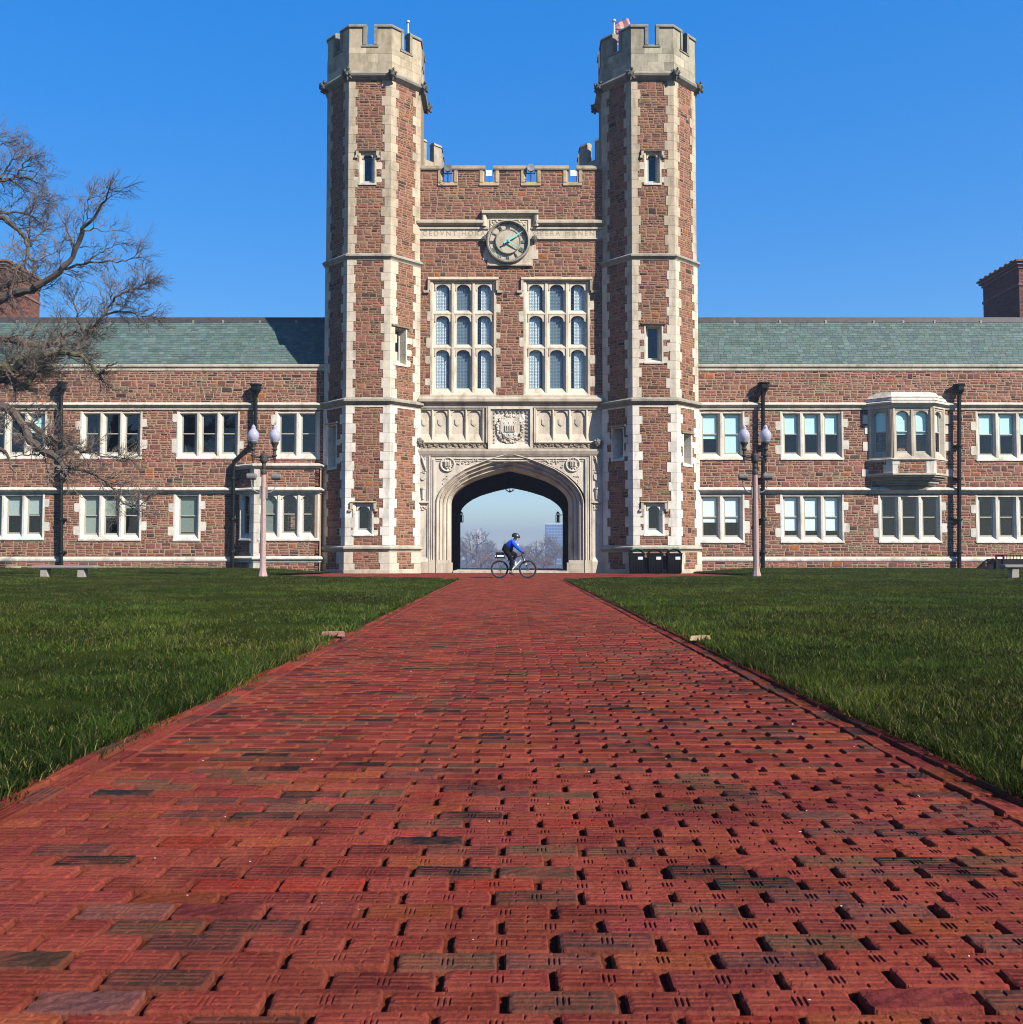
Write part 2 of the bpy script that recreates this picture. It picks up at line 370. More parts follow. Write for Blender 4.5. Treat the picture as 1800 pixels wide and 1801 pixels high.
def scatter(n, y0, y1, sgn, edge=None, seed=0):
    rng = np.random.default_rng(seed); y = y0 + (y1 - y0) * rng.random(n)
    if edge: x = PATH_W + edge * (rng.random(n) ** 2) - .05 - .05 * vnoise(y * 0, y, 1.7, 5)
    else: x = PATH_W - .01 + rng.random(n) * (np.maximum(.60 * y, .2) + 1.2 - PATH_W).clip(.4)
    ok = ~on_pavement(x, y) & (y < 47.25)
    return x[ok] * sgn, y[ok]
def grass():
    rg = np.random.default_rng(77)
    for sgn in (-1, 1):
        Vs, Fs, Cs, off = [], [], [], 0
        # tufts rooted in the joint between the two edging courses
        y = 1.5 + 20 * rg.random(2600) ** 1.4; y = y[vnoise(y * 0, y, 2.6, 50 + sgn) > (.52 if sgn < 0 else .74)]; x = sgn * (1.823 + .012 * rg.standard_normal(len(y)))
        V, F, C = blades(x, y, .034, .004, 2, 99); V[:, 2] -= .012; Vs.append(V); Fs.append(F); Cs.append(C); off = len(V)
        for i, (n, y0, y1, h, w, sg, ed) in enumerate((
                (110000, 2.6, 8, .046, .0042, 2, None), (95000, 7.5, 16, .045, .0066, 2, None), (130000, 15, 30, .044, .011, 1, None), (105000, 28, 47.2, .045, .018, 1, None),
                (9000, 1.5, 9, .085, .0045, 2, .34), (8000, 9, 34, .075, .008, 2, .28))):
            x, y = scatter(n, y0, y1, sgn, ed, 40 + i + (sgn > 0) * 10)
            V, F, C = blades(x, y, h, w, sg, 70 + i); Vs.append(V); Fs.append(F + off); Cs.append(C); off += len(V)
        np_mesh('grass', np.concatenate(Vs), np.concatenate(Fs), 'grass', np.concatenate(Cs), kind='stuff', label='short green lawn grass ' + ('left' if sgn < 0 else 'right') + ' of the brick path', category='grass')
grass()

def brick_colour():
    r = R.random()
    if r < .40: c = (.180, .033, .024)
    elif r < .62: c = (.132, .024, .023)
    elif r < .69: c = (.20, .048, .022)
    elif r < .82: c = (.085, .034, .029)
    elif r < .85: c = (.21, .026, .018)
    elif r < .945: c = (.085, .044, .028)
    elif r < .992: c = (.020, .018, .018)
    else: c = (.11, .05, .042)
    k = .95 * R.uniform(.70, 1.25); return tuple(min(1, x * k * R.uniform(.93, 1.07)) for x in c)

BL, BW, BH = .222, .0945, .055                     # brick length, width, depth
def paving_brick_mesh(nx, ny, seed, worn):
    """One stamped paving brick: rounded arrises, three long grooves, ticks and a III in the middle."""
    q = random.Random(seed); b = MB(); vs, d = [], []
    xs = [(-.5 + i / nx) * BL for i in range(nx + 1)]; ys = [(-.5 + j / ny) * BW for j in range(ny + 1)]
    tx, ty = q.uniform(-.006, .006), q.uniform(-.012, .012); chips = [(q.choice((-1, 1)) * BL / 2, q.uniform(-1, 1) * BW / 2, q.uniform(.008, .02)) for _ in range(3)]
    rr = q.uniform(.008, .016)
    for y in ys:
        for x in xs:
            ex, ey = BL / 2 - abs(x), BW / 2 - abs(y); z = 0.0; g = 0.0
            e = min(ex, ey); z -= .0045 * max(0, 1 - e / .006) ** 2
            if ex < rr and ey < rr:
                dd = math.hypot(rr - ex, rr - ey) - rr
                if dd > 0: z -= min(.02, dd * 3.0)
            if e > .006 and not worn:
                ay = [abs(y - t) for t in (-.021, .0, .021)]
                if min(ay) < .0024 and ex > .012 and not (abs(x) < .017 and ay[1] < .003): g = .45
                if abs(x) < .020 and abs(y) < .021 and abs((x % .0125) - .00625) > .004: g = 1
                if abs(abs(x) - .055) < .0022 and y > .021: g = 1
                if abs(abs(x) - .055) < .0022 and y < -.021: g = 1
                if abs(x) < .0022 and y < -.03: g = 1
            z -= .0040 * g
            if worn: z -= .0016 * math.sin(x * 90 + seed) * math.sin(y * 140 + seed)
            for cx, cy, cr in chips:
                k = math.hypot(x - cx, y - cy)
                if k < cr: z -= .006 * (1 - k / cr)
            px, py = x, y
            if ex < rr and ey < rr and ex + ey < rr * .6: px *= .985; py *= .97
            vs.append((px, py, z + x * tx + y * ty)); d.append((.95 if g == .45 else .15 * g) + max(0, 1 - e / .006) * .6)
    n = nx + 1; fs, fd = [], []
    for j in range(ny):
        for i in range(nx):
            k = j * n + i; fs.append((k, k + 1, k + n + 1, k + n)); fd.append((d[k] + d[k + 1] + d[k + n] + d[k + n + 1]) / 4)
    ring = [i for i in range(n)] + [j * n + nx for j in range(1, ny + 1)] + [ny * n + i for i in range(nx - 1, -1, -1)] + [j * n for j in range(ny - 1, 0, -1)]
    base = len(vs); m = len(ring)
    for k in ring: vs.append((vs[k][0] * 1.004, vs[k][1] * 1.006, -BH))
    for i in range(m): fs.append((ring[i], base + i, base + (i + 1) % m, ring[(i + 1) % m])); fd.append(.9)
    b.add(vs, fs, None, fd)
    return b.mesh('brick', 'paving_brick')
def low_brick(b, x, y, rz, z, L, W, col, mark=True):
    """A cheaper brick for the far rows: bevelled top, a flat III coloured dark like shaded grooves."""
    ca, sa = math.cos(rz), math.sin(rz); tx, ty = R.uniform(-.01, .01), R.uniform(-.02, .02)
    def P(u, v, w): return (x + u * ca - v * sa, y + u * sa + v * ca, z + w + u * tx + v * ty)
    h, w, e = L / 2, W / 2, .008
    vs = [P(-h, -w, -.05), P(h, -w, -.05), P(h, w, -.05), P(-h, w, -.05), P(-h, -w, -e), P(h, -w, -e), P(h, w, -e), P(-h, w, -e), P(-h + e, -w + e, 0), P(h - e, -w + e, 0), P(h - e, w - e, 0), P(-h + e, w - e, 0)]
    fs = [(0, 1, 5, 4), (1, 2, 6, 5), (2, 3, 7, 6), (3, 0, 4, 7), (4, 5, 9, 8), (5, 6, 10, 9), (6, 7, 11, 10), (7, 4, 8, 11), (8, 9, 10, 11)]
    dd = [.9, .9, .9, .9, .6, .4, .4, .4, 0.0]
    b.add(vs, fs, col, dd)
    if mark:
        dk = tuple(c * .55 for c in col)  # darker tint paints the shade of grooves on a flat top
        for s in (-.013, 0, .013): b.add([P(s - .003, -.016, .0006), P(s + .003, -.016, .0006), P(s + .003, .016, .0006), P(s - .003, .016, .0006)], [(0, 1, 2, 3)], dk, [.0])
        for v in (-.021, .021): b.add([P(-h + .02, v - .0016, .0006), P(h - .02, v - .0016, .0006), P(h - .02, v + .0016, .0006), P(-h + .02, v + .0016, .0006)], [(0, 1, 2, 3)], col, [.8])
def brick_path():
    b = MB(); b.wbox(-1.97, 1.97, -1.0, 34.3, -.05, -.018)
    path = b.build('brick_path', 'ground', None, (.095, .024, .013), kind='structure')
    meshes = [paving_brick_mesh(56, 20, i, i == 5) for i in range(6)]
    rows = []; y = -.2; k = 0
    while y < 34.1:
        pit = R.uniform(.0985, .1015); x = -1.70 - (.118 if k % 2 else 0) + R.uniform(-.012, .012)
        while x < 1.68:
            L = BL + R.uniform(-.004, .004); x0, x1 = max(x, -1.70), min(x + L, 1.70)
            if x1 - x0 > .05: rows.append(((x0 + x1) / 2, y + R.uniform(-.002, .002), x1 - x0, R.gauss(0, .010), R.gauss(0, .0022)))
            x += .2385 + R.uniform(-.004, .006)
        y += pit; k += 1
    def visible(x, y): return y > 1.72 and abs(x) < .53 * y + .16
    vis = sorted([r for r in rows if visible(r[0], r[1])], key=lambda r: r[1])
    singles = set(id(r) for r in vis[:300]); stuff = MB()
    for r in rows:
        x, y, L, rz, dz = r
        if id(r) in singles:
            o = new_obj('brick', R.choice(meshes[:5] * 2 + meshes[5:]), path); o.location = (x, y, dz)
            o.rotation_euler = (R.gauss(0, .012), R.gauss(0, .007), rz + (math.pi if R.random() < .5 else 0)); o.scale = (L / BL, R.uniform(.97, 1.01), 1); o.color = (*brick_colour(), 1)
        else: low_brick(stuff, x, y, rz, dz, L, BW, brick_colour(), 0 < y < 14)
    stuff.build('field_bricks', 'paving_brick', path, kind='stuff')
    # edging: one course laid lengthwise, one kerb course standing a little proud
    edge = []
    for sgn in (-1, 1):
        for xx, W, zz in ((1.768, .093, 0.0), (1.868, .075, .012)):
            y = 1.0 + R.uniform(0, .2)
            while y < 34.1: edge.append((sgn * (xx + R.uniform(-.006, .006) + .012 * math.sin(y * .9)), y, W, zz)); y += .238 + R.uniform(-.004, .006)
    edge.sort(key=lambda e: e[1]); sb = MB(); vis_e = [e for e in edge if abs(e[0]) < .53 * e[1] + .1]; top = set(id(e) for e in vis_e[:150])
    for e in edge:
        x, y, W, zz = e; c = brick_colour()
        if id(e) in top:
            o = new_obj('edging_brick', R.choice(meshes), path); o.location = (x, y, zz + R.gauss(0, .003)); o.rotation_euler = (R.gauss(0, .012), R.gauss(0, .02), math.pi / 2 + R.gauss(0, .02)); o.scale = (1, W / BW, 1); o.color = (*c, 1)
        else: low_brick(sb, x, y, math.pi / 2, zz, BL, W, c, False)
    sb.build('edging_bricks', 'paving_brick', path, kind='stuff')
    # cross pavement before the gate
    b = MB(); n = 24; xs = [-10.3 + 20.6 * i / n for i in range(n + 1)]
    vs = []
    for x in xs: vs += [(x, float(np.interp(abs(x), FAR_X, FAR_Y)) + .05, -.022), (x, 47.6 if abs(x) < 8.9 else 40.6 + (10.3 - abs(x)) * 2.6 + .1, -.022)]
    b.add(vs, [(2 * i, 2 * i + 2, 2 * i + 3, 2 * i + 1) for i in range(n)])
    pav = b.build('brick_pavement', 'ground', None, (.095, .024, .013), kind='structure')
    s = MB(); y = 34.15; k = 0
    while y < 47.2:
        x = -10.4 + (.12 if k % 2 else 0)
        while x < 10.4:
            if on_pavement(np.array(x), np.array(y)) and not (y > 46.1 and 4.0 < abs(x) < 9.4): low_brick(s, x, y, R.gauss(0, .01), R.gauss(0, .0015), BL, BW, brick_colour(), False)
            x += .24
        y += .1; k += 1
    s.build('paving_bricks', 'paving_brick', pav, kind='stuff')
    # specks of blown litter and grit
    l = MB()
    for _ in range(110):
        y = 1.8 + 14 * R.random() ** 1.6; x = R.uniform(-1, 1) * min(1.65, .52 * y); q = R.uniform(.0012, .0034) * (1 + y * .06)
        l.blob((x, y, .006), q, 5, (R.uniform(.6, 1.6), 1, .5), .3)
    for _ in range(7):
        y = 1.9 + 9 * R.random(); x = R.uniform(-1, 1) * min(1.6, .5 * y); a = R.uniform(0, 3.1); c, s_ = math.cos(a) * .011, math.sin(a) * .011
        l.add([(x - c, y - s_, .006), (x + s_ * .3, y - c * .3, .009), (x + c, y + s_, .006), (x - s_ * .3, y + c * .3, .014)], [(0, 1, 2, 3)])
    l.build('litter', 'matte', None, (.42, .41, .40), kind='stuff', label='pale specks of grit and paper on the brick path', category='litter')
brick_path()

# ------------------------------------------------------------------ masonry kit
def stone_colour():
    r = R.random()
    if r < .44: c = (.285, .124, .090)
    elif r < .68: c = (.23, .100, .074)
    elif r < .80: c = (.185, .088, .071)
    elif r < .90: c = (.32, .160, .113)
    elif r < .935: c = (.34, .125, .048)
    else: c = (.085, .052, .045)
    k = .82 * R.uniform(.78, 1.2); return tuple(x * k * R.uniform(.95, 1.05) for x in c)
def lime(v=1.0, t=0.0):
    """Limestone tone: t 0 = creamy weathered, 1 = pale and cleaned."""
    k = v * R.uniform(.93, 1.05)
    return tuple(k * (a * (1 - t) + b * t) for a, b in zip((.555, .455, .33), (.67, .625, .55)))

def stone_unit(seed):
    """Rock-faced stone in a unit box: x along the wall, z up, -y out of it; 12 triangles."""
    q = random.Random(seed); j = lambda a: q.uniform(0, a)
    back = [(j(.05), 0, j(.09)), (1 - j(.05), 0, j(.09)), (1 - j(.10), 0, 1 - j(.12)), (j(.10), 0, 1 - j(.12))]
    fr = [(b[0] + (.07 + j(.05)) * (1 if b[0] < .5 else -1), -q.uniform(.45, .75), b[2] + (.10 + j(.08)) * (1 if b[2] < .5 else -1)) for b in back]
    return back + fr + [(q.uniform(.3, .7), -1.0, q.uniform(.35, .7))]
S_UNITS = [stone_unit(i) for i in range(12)]
S_FACES = [(0, 1, 5, 4), (1, 2, 6, 5), (2, 3, 7, 6), (3, 0, 4, 7), (4, 5, 8), (5, 6, 8), (6, 7, 8), (7, 4, 8)]
S_MESH = []
for u in S_UNITS:
    b = MB(); b.add(u, S_FACES); S_MESH.append(b.mesh('stone', 'rubble_stone'))

def rubble(F, a0, a1, z0, z1, holes, out):
    """Broken-coursed rubble: uneven bands, in each of which single tall stones stand between stacks of two or three thinner ones; cut at the holes."""
    def cut(rs):
        for q in holes:
            nr = []
            for r in rs:
                if q[0] >= r[1] or q[1] <= r[0] or q[2] >= r[3] or q[3] <= r[2]: nr.append(r); continue
                if q[0] > r[0]: nr.append((r[0], q[0], r[2], r[3]))
                if q[1] < r[1]: nr.append((q[1], r[1], r[2], r[3]))
                c0, c1 = max(r[0], q[0]), min(r[1], q[1])
                if q[2] > r[2]: nr.append((c0, c1, r[2], q[2]))
                if q[3] < r[3]: nr.append((c0, c1, q[3], r[3]))
            rs = nr
        return rs
    def put(x0, x1, y0, y1):
        for r in cut([(max(x0, a0), min(x1, a1), y0, y1)]):
            if r[1] - r[0] > .05 and r[3] - r[2] > .035:
                g = R.uniform(.007, .012); out.append((F, r[0] + g, r[1] - g, r[2] + g, r[3] - g, stone_colour(), R.uniform(.010, .026), R.randrange(12)))
    z = z0
    while z < z1 - .03:
        h = R.uniform(.20, .36)
        if z + h > z1 - .14: h = z1 - z
        a = a0 - R.uniform(0, .4)
        while a < a1 - .02:
            n = R.choice((1, 1, 2, 2, 2, 2, 3, 3)) if h > .2 else R.choice((1, 1, 2))
            w = R.uniform(.26, .56) if n == 1 else R.uniform(.35, 1.25)
            if a + w > a1 - .16: w = a1 - a
            if n == 1: put(a, a + w, z, z + h)
            else:
                cs = sorted([0, 1] + ([R.uniform(.36, .64)] if n == 2 else [R.uniform(.26, .38), R.uniform(.6, .74)]))
                for k in range(n):
                    x = a
                    while x < a + w - .01:
                        l = R.uniform(.16, .52) * (1.15 if n < 3 else .9)
                        if x + l > a + w - .12: l = a + w - x
                        put(x, x + l, z + h * cs[k], z + h * cs[k + 1]); x += l
            a += w
        z += h
def lay_stones(stones, parent, most=300):
    """The largest stones one by one, sharing meshes; the rest as one part."""
    stones.sort(key=lambda s: -(s[2] - s[1]) * (s[4] - s[3]))
    b = MB()
    for i, (F, a0, a1, z0, z1, c, d, k) in enumerate(stones):
        if i < most:
            o = new_obj('stone', S_MESH[k], parent); p = F.p(a0, z0, .001); w, h = a1 - a0, z1 - z0
            o.matrix_basis = Matrix(((F.s[0] * w, -F.n[0] * d, 0, p[0]), (F.s[1] * w, -F.n[1] * d, 0, p[1]), (0, 0, h, p[2]), (0, 0, 0, 1)))
            if parent.type == 'EMPTY': pass
            o.color = (*c, 1)
        else: b.add([F.p(a0 + (a1 - a0) * x, z0 + (z1 - z0) * z, .001 - y * d) for x, y, z in S_UNITS[k]], S_FACES, c)
    if b.f: b.build('small_stones', 'rubble_stone', parent, kind='stuff')

def holed_wall(b, F, a0, a1, z0, z1, holes, thick=.3, c=0.0):
    """Mortar backing with real openings."""
    A = sorted(set([a0, a1] + [min(max(x, a0), a1) for h in holes for x in h[:2]])); Z = sorted(set([z0, z1] + [min(max(x, z0), z1) for h in holes for x in h[2:4]]))
    na, nz = len(A) - 1, len(Z) - 1
    solid = [[not any(h[0] <= (A[i] + A[i + 1]) / 2 <= h[1] and h[2] <= (Z[j] + Z[j + 1]) / 2 <= h[3] for h in holes) for i in range(na)] for j in range(nz)]
    for j in range(nz):
        for i in range(na):
            if not solid[j][i]: continue
            p = lambda a, z, cc: F.p(a, z, cc)
            x0, x1, y0, y1 = A[i], A[i + 1], Z[j], Z[j + 1]
            b.add([p(x0, y0, c), p(x1, y0, c), p(x1, y1, c), p(x0, y1, c)], [(0, 1, 2, 3)]); b.add([p(x0, y0, c - thick), p(x0, y1, c - thick), p(x1, y1, c - thick), p(x1, y0, c - thick)], [(0, 1, 2, 3)])
            for di, dj, q in ((-1, 0, ((x0, y0), (x0, y1))), (1, 0, ((x1, y0), (x1, y1))), (0, -1, ((x0, y0), (x1, y0))), (0, 1, ((x0, y1), (x1, y1)))):
                ii, jj = i + di, j + dj
                if not (0 <= ii < na and 0 <= jj < nz) or not solid[jj][ii]:
                    (s0, t0), (s1, t1) = q; b.add([p(s0, t0, c), p(s1, t1, c), p(s1, t1, c - thick), p(s0, t0, c - thick)], [(0, 1, 2, 3)])

def arch_curve(x0, x1, zs, zt, n=5, kind='round'):
    """Points from left springing over the crown to the right springing."""
    if kind == 'tudor': K = [(1, 0), (.99, .1), (.965, .2), (.92, .31), (.864, .41), (.76, .55), (.61, .69), (.45, .79), (.30, .875), (.15, .94), (0, 1)]
    else: K = [(math.cos(t), math.sin(t)) for t in [math.pi / 2 * i / n for i in range(n + 1)]]; K = [(abs(c) ** .85, s) for c, s in K]
    m, w = (x0 + x1) / 2, (x1 - x0) / 2
    L = [(m - w * x, zs + (zt - zs) * z) for x, z in K]
    return L + [(m + w * x, zs + (zt - zs) * z) for x, z in K[-2::-1]]
def arch_plate(b, F, x0, x1, z0, z1, zs, zt, c0, c1, kind='round', inset=0.0, tint=None):
    """A slab with an arched opening cut from its lower edge z0 (two halves, so that no outline is ring-shaped)."""
    pts = arch_curve(x0 + inset, x1 - inset, zs, zt, kind=kind); k = len(pts) // 2
    b.prism(F, [(x0, z0)] + ([(x0 + inset, z0)] if inset else []) + pts[:k + 1] + [(pts[k][0], z1), (x0, z1)], c0, c1, tint)
    b.prism(F, [(pts[k][0], z1)] + pts[k:] + ([(x1 - inset, z0)] if inset else []) + [(x1, z0), (x1, z1)], c0, c1, tint)

BLIND_UP, BLIND_LOW = (.62, .92, .88), (.80, .90, .92)
def window(parent, F, a0, a1, z0, z1, n=3, rows=(), arch=False, jw=.20, mull=.30, head=.08, sill=.30, depth=.15, ears=(), blinds=None, bcol=BLIND_LOW, sash='double', t=.4, frame=(.42, .40, .33), hood=None, rise=.16, dim=1.0, room=2.2):
    """Limestone window: splayed jambs and mullions, sloping sill, painted sashes, panes, blind and a dark room.
    Returns the holes it needs in the rubble and in the backing wall."""
    b = MB(); holes = [(a0, a1, z0, z1)]; T = lambda: lime(dim, t)
    for s0, s1 in ((a0, a0 + jw), (a1, a1 - jw)):
        k = 6; hs = [z0 + (z1 - z0) * i / 3 for i in range(4)]
        f = .42
        for i in range(3): b.plan(F, [(s0, .022), (s0 + (s1 - s0) * f, .022), (s1, -depth), (s0, -depth)], hs[i] + .003, hs[i + 1] - .003, T())
    zr = [z0 + sill] + list(rows) + [z1 - head]
    b.box(F, a0 + jw * .4, a1 - jw * .4, z1 - head, z1 - .002, -depth + .002, -.02, T())
    b.side(F, [(.05, z0), (.05, z0 + .07), (.02, z0 + .10), (-depth + .01, z0 + sill), (-depth + .01, z0)], a0 - .004, a1 + .004, T())
    lw = (a1 - a0 - 2 * jw - (n - 1) * mull) / n; li = [(a0 + jw + k * (lw + mull), a0 + jw + k * (lw + mull) + lw) for k in range(n)]
    for k in range(n - 1):
        m = li[k][1] + mull / 2; b.plan(F, [(m - .055, -.02), (m + .055, -.02), (m + mull / 2, -depth + .004), (m - mull / 2, -depth + .004)], z0 + .10, z1 - head, T())
    for zt in rows: b.side(F, [(-.03, zt - .06), (-.03, zt), (-depth + .006, zt + .16), (-depth + .006, zt - .06)], a0 + jw * .5, a1 - jw * .5, T())
    if arch:
        for r in range(len(zr) - 1):
            zt = zr[r + 1] - (.07 if r < len(zr) - 2 else .0)
            for x0, x1 in li:
                arch_plate(b, F, x0 - .05, x1 + .05, zt - rise - .04, zt + .002, zt - rise - .04, zt - .05, -depth + .012, -.05, inset=.05, tint=T())
    for (side, zc, zh, w) in ears:                                   # long-and-short blocks bonding the jambs into the wall
        q = (a0 - w, a0 + .02) if side < 0 else (a1 - .02, a1 + w)
        if hasattr(F, 'L'): q = (max(q[0], .01), min(q[1], F.L - .01))
        e = .05; pts = [(q[0] + (e if side < 0 else 0), zc), (q[1] - (e if side > 0 else 0), zc), (q[1], zc + e * (1 if side > 0 else 0)), (q[1], zc + zh - (e if side > 0 else 0)), (q[1] - (e if side > 0 else 0), zc + zh), (q[0] + (e if side < 0 else 0), zc + zh), (q[0], zc + zh - (e if side < 0 else 0)), (q[0], zc + (e if side < 0 else 0))]
        b.prism(F, pts, -.05, .020, T()); holes.append((q[0], q[1], zc, zc + zh))
    if hood:
        oh, drop, ret = hood; zt = z1 + .02
        pf = [(.0, zt), (.10, zt + .01), (.13, zt + .06), (.02, zt + oh), (0, zt + oh)]
        b.side(F, pf, a0 - .12, a1 + .12, lime(dim * .85, 0))
        if drop:
            for s in (-1, 1):
                e = a0 if s < 0 else a1
                b.box(F, min(e - s * 0, e + s * .12), max(e, e + s * .12), zt - drop, zt, 0, .11, lime(dim * .85, 0))
                if ret: b.box(F, min(e + s * .05, e + s * (.12 + ret)), max(e + s * .05, e + s * (.12 + ret)), zt - drop - .11, zt - drop, 0, .11, lime(dim * .85, 0))
        holes.append((a0 - .12, a1 + .12, z1, zt + oh))
        if drop: holes += [(a0 - .12 - ret, a0, zt - drop - .11, zt - drop), (a1, a1 + .12 + ret, zt - drop - .11, zt - drop), (a0 - .12, a0, zt - drop, zt), (a1, a1 + .12, zt - drop, zt)]
    w = b.build('window', 'limestone', parent)
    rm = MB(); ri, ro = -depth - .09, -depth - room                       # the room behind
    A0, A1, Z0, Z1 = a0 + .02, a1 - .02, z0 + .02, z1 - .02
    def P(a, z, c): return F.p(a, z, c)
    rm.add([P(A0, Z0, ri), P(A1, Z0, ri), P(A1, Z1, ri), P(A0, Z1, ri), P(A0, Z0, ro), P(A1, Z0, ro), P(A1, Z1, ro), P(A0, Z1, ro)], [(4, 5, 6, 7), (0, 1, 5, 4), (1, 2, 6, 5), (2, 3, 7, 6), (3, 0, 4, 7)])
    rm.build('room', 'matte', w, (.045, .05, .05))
    for k, (x0, x1) in enumerate(li):
        for r in range(len(zr) - 1):
            y0, y1 = zr[r] + (.16 if r else 0) - .02, zr[r + 1] - (.06 if r < len(zr) - 2 else 0)
            s = MB(); c0, c1, e = -depth - .05, -depth - .004, .062 if sash != 'lead' else .03
            s.box(F, x0, x0 + e, y0, y1, c0, c1); s.box(F, x1 - e, x1, y0, y1, c0, c1); s.box(F, x0 + e, x1 - e, y0, y0 + e * 1.6, c0, c1); s.box(F, x0 + e, x1 - e, y1 - e, y1, c0, c1)
            zm = (y0 + y1) / 2
            if sash == 'double': s.box(F, x0 + e, x1 - e, zm - .022, zm + .022, c0, c1 + .012)
            so_ = s.build('sash', 'paint', w, frame)
            def pane(p0, p1, q0, q1, cc):
                g = MB(); tl = [R.gauss(0, .0016) for _ in range(3)]
                g.add([F.p(p0, q0, cc + tl[0]), F.p(p1, q0, cc + tl[1]), F.p(p1, q1, cc + tl[2]), F.p(p0, q1, cc)], [(0, 1, 2, 3)]); g.build('pane', 'glass', w)
            if sash == 'double':
                pane(x0 + e, x1 - e, y0 + e, zm - .02, c0 + .015); pane(x0 + e, x1 - e, zm + .02, y1 - e, c0 + .03)
            else: pane(x0 + e, x1 - e, y0 + e, y1 - e, c0 + .03)
            if sash == 'lead':
                ld = MB(); nc, nr = 5, max(6, int((y1 - y0) / .16))
                for i in range(1, nc): xx = x0 + (x1 - x0) * i / nc; ld.box(F, xx - .006, xx + .006, y0 + e, y1 - e, c0 + .034, c0 + .046)
                for i in range(1, nr): yy = y0 + (y1 - y0) * i / nr; ld.box(F, x0 + e, x1 - e, yy - .006, yy + .006, c0 + .0345, c0 + .0455)
                ld.build('leading', 'matte', w, (.10, .11, .12))
            bl = blinds[k % len(blinds)] if blinds else 0
            if bl and sash == 'double':
                q = MB(); yb = y1 - (y1 - y0) * bl; q.box(F, x0 + .01, x1 - .01, yb, y1 - .01, c0 - .03, c0 - .02); q.box(F, x0 + .01, x1 - .01, yb - .03, yb, c0 - .035, c0 - .015); q.build('blind', 'matte', w, bcol)
            if bl and sash == 'lead':
                q = MB(); m = 14; vs = []
                f0, f1 = bl if isinstance(bl, tuple) else (0, bl)
                for i in range(m + 1):
                    xx = x0 + (x1 - x0) * (f0 + (f1 - f0) * i / m); cc = c0 - .045 + .02 * math.sin(i * 2.3 + k)
                    vs += [F.p(xx, y0 - .1, cc), F.p(xx, y1 + .1, cc)]
                q.add(vs, [(2 * i, 2 * i + 2, 2 * i + 3, 2 * i + 1) for i in range(m)]); q.build('curtain', 'cloth', w, (.20, .275, .335) if k == 1 else (.74, .82, .88), smooth=True)
    return holes
def ears_for(z0, z1, cfg):
    """cfg: (side, fraction up, height m, width m)"""
    return [(s, z0 + (z1 - z0) * f, h, w) for s, f, h, w in cfg]

def quoins(parent, Fl, Fr_, z0, z1, t0, t1, lens=((.46, .30), (.32, .44)), hl=None, hr=None, mat='limestone', dim=1.0):
    """Corner blocks wrapping from the right end of facet Fl to the left end of facet Fr_."""
    z = z0; i = R.randrange(2)
    while z < z1 - .05:
        h = R.uniform(.40, .50)
        if z + h > z1 - .22: h = z1 - z
        la, lb = lens[i % 2]; la *= R.uniform(.9, 1.12); lb *= R.uniform(.9, 1.12)
        if Fl is None: la = 0
        b = MB(); za, zb = z + .005, z + h - .005; c = .024
        if Fl is not None and Fr_ is not None:
            n1, n2 = Fl.n, Fr_.n; d = 1 + n1[0] * n2[0] + n1[1] * n2[1]; m = ((n1[0] + n2[0]) / d, (n1[1] + n2[1]) / d); k = Fr_.o
            co = lambda cc: (k[0] + m[0] * cc, k[1] + m[1] * cc)
            pl = [Fl.p(Fl.L - la, 0, -.08)[:2], Fl.p(Fl.L - la, 0, c)[:2], co(c), Fr_.p(lb, 0, c)[:2], Fr_.p(lb, 0, -.08)[:2], co(-.08)]
            r = .05                                            # knocked-off outer ends
            b.ext([(x, y, za) for x, y in pl], [(x, y, zb) for x, y in pl])
        elif Fr_ is not None: b.box(Fr_, 0, lb, za, zb, -.08, c)
        else: b.box(Fl, Fl.L - la, Fl.L, za, zb, -.08, c)
        f = (z - z0) / max(z1 - z0, .1); o = b.build('quoin', mat, parent, lime(dim * R.uniform(.92, 1.06), t0 + (t1 - t0) * f))
        if hl is not None and Fl is not None: hl.append((Fl.L - la, Fl.L + .1, z, z + h))
        if hr is not None and Fr_ is not None: hr.append((-.1, lb, z, z + h))
        z += h; i += 1
    return

# ------------------------------------------------------------------ the two front towers
TY, TW, TF, TC = 46.0, 2.32, 1.03, 1.29
WALL_Y = 47.35
zt_ = lambda v: at(900, v, TY)[1]
Z_PL0, Z_PL1 = zt_(971), zt_(959)
Z_S2a, Z_S2b = zt_(714), zt_(699)
Z_S3a, Z_S3b = zt_(458), zt_(446)
Z_Ca, Z_Cb = zt_(142), zt_(126)
Z_NOTCH, Z_TOP = zt_(80), zt_(42)
def octo(cx, off=0.0, y0=TY, s=1.0):
    k = off * math.tan(math.pi / 8); w, f = TW * s + off, TF * s + k
    c = TC * s + off - k; d = TF * 2 * s + 2 * k; Y = y0 - off
    return [(cx - w, Y + c + d), (cx - w, Y + c), (cx - f, Y), (cx + f, Y), (cx + w, Y + c), (cx + w, Y + c + d), (cx + f, Y + 2 * c + d), (cx - f, Y + 2 * c + d)]
def string_prof(za, zb, out):
    h = zb - za
    return [(-.05, za), (.02, za), (.04, za + h * .18), (out * .55, za + h * .32), (out, za + h * .5), (out, za + h * .72), (.02, zb), (-.05, zb)]

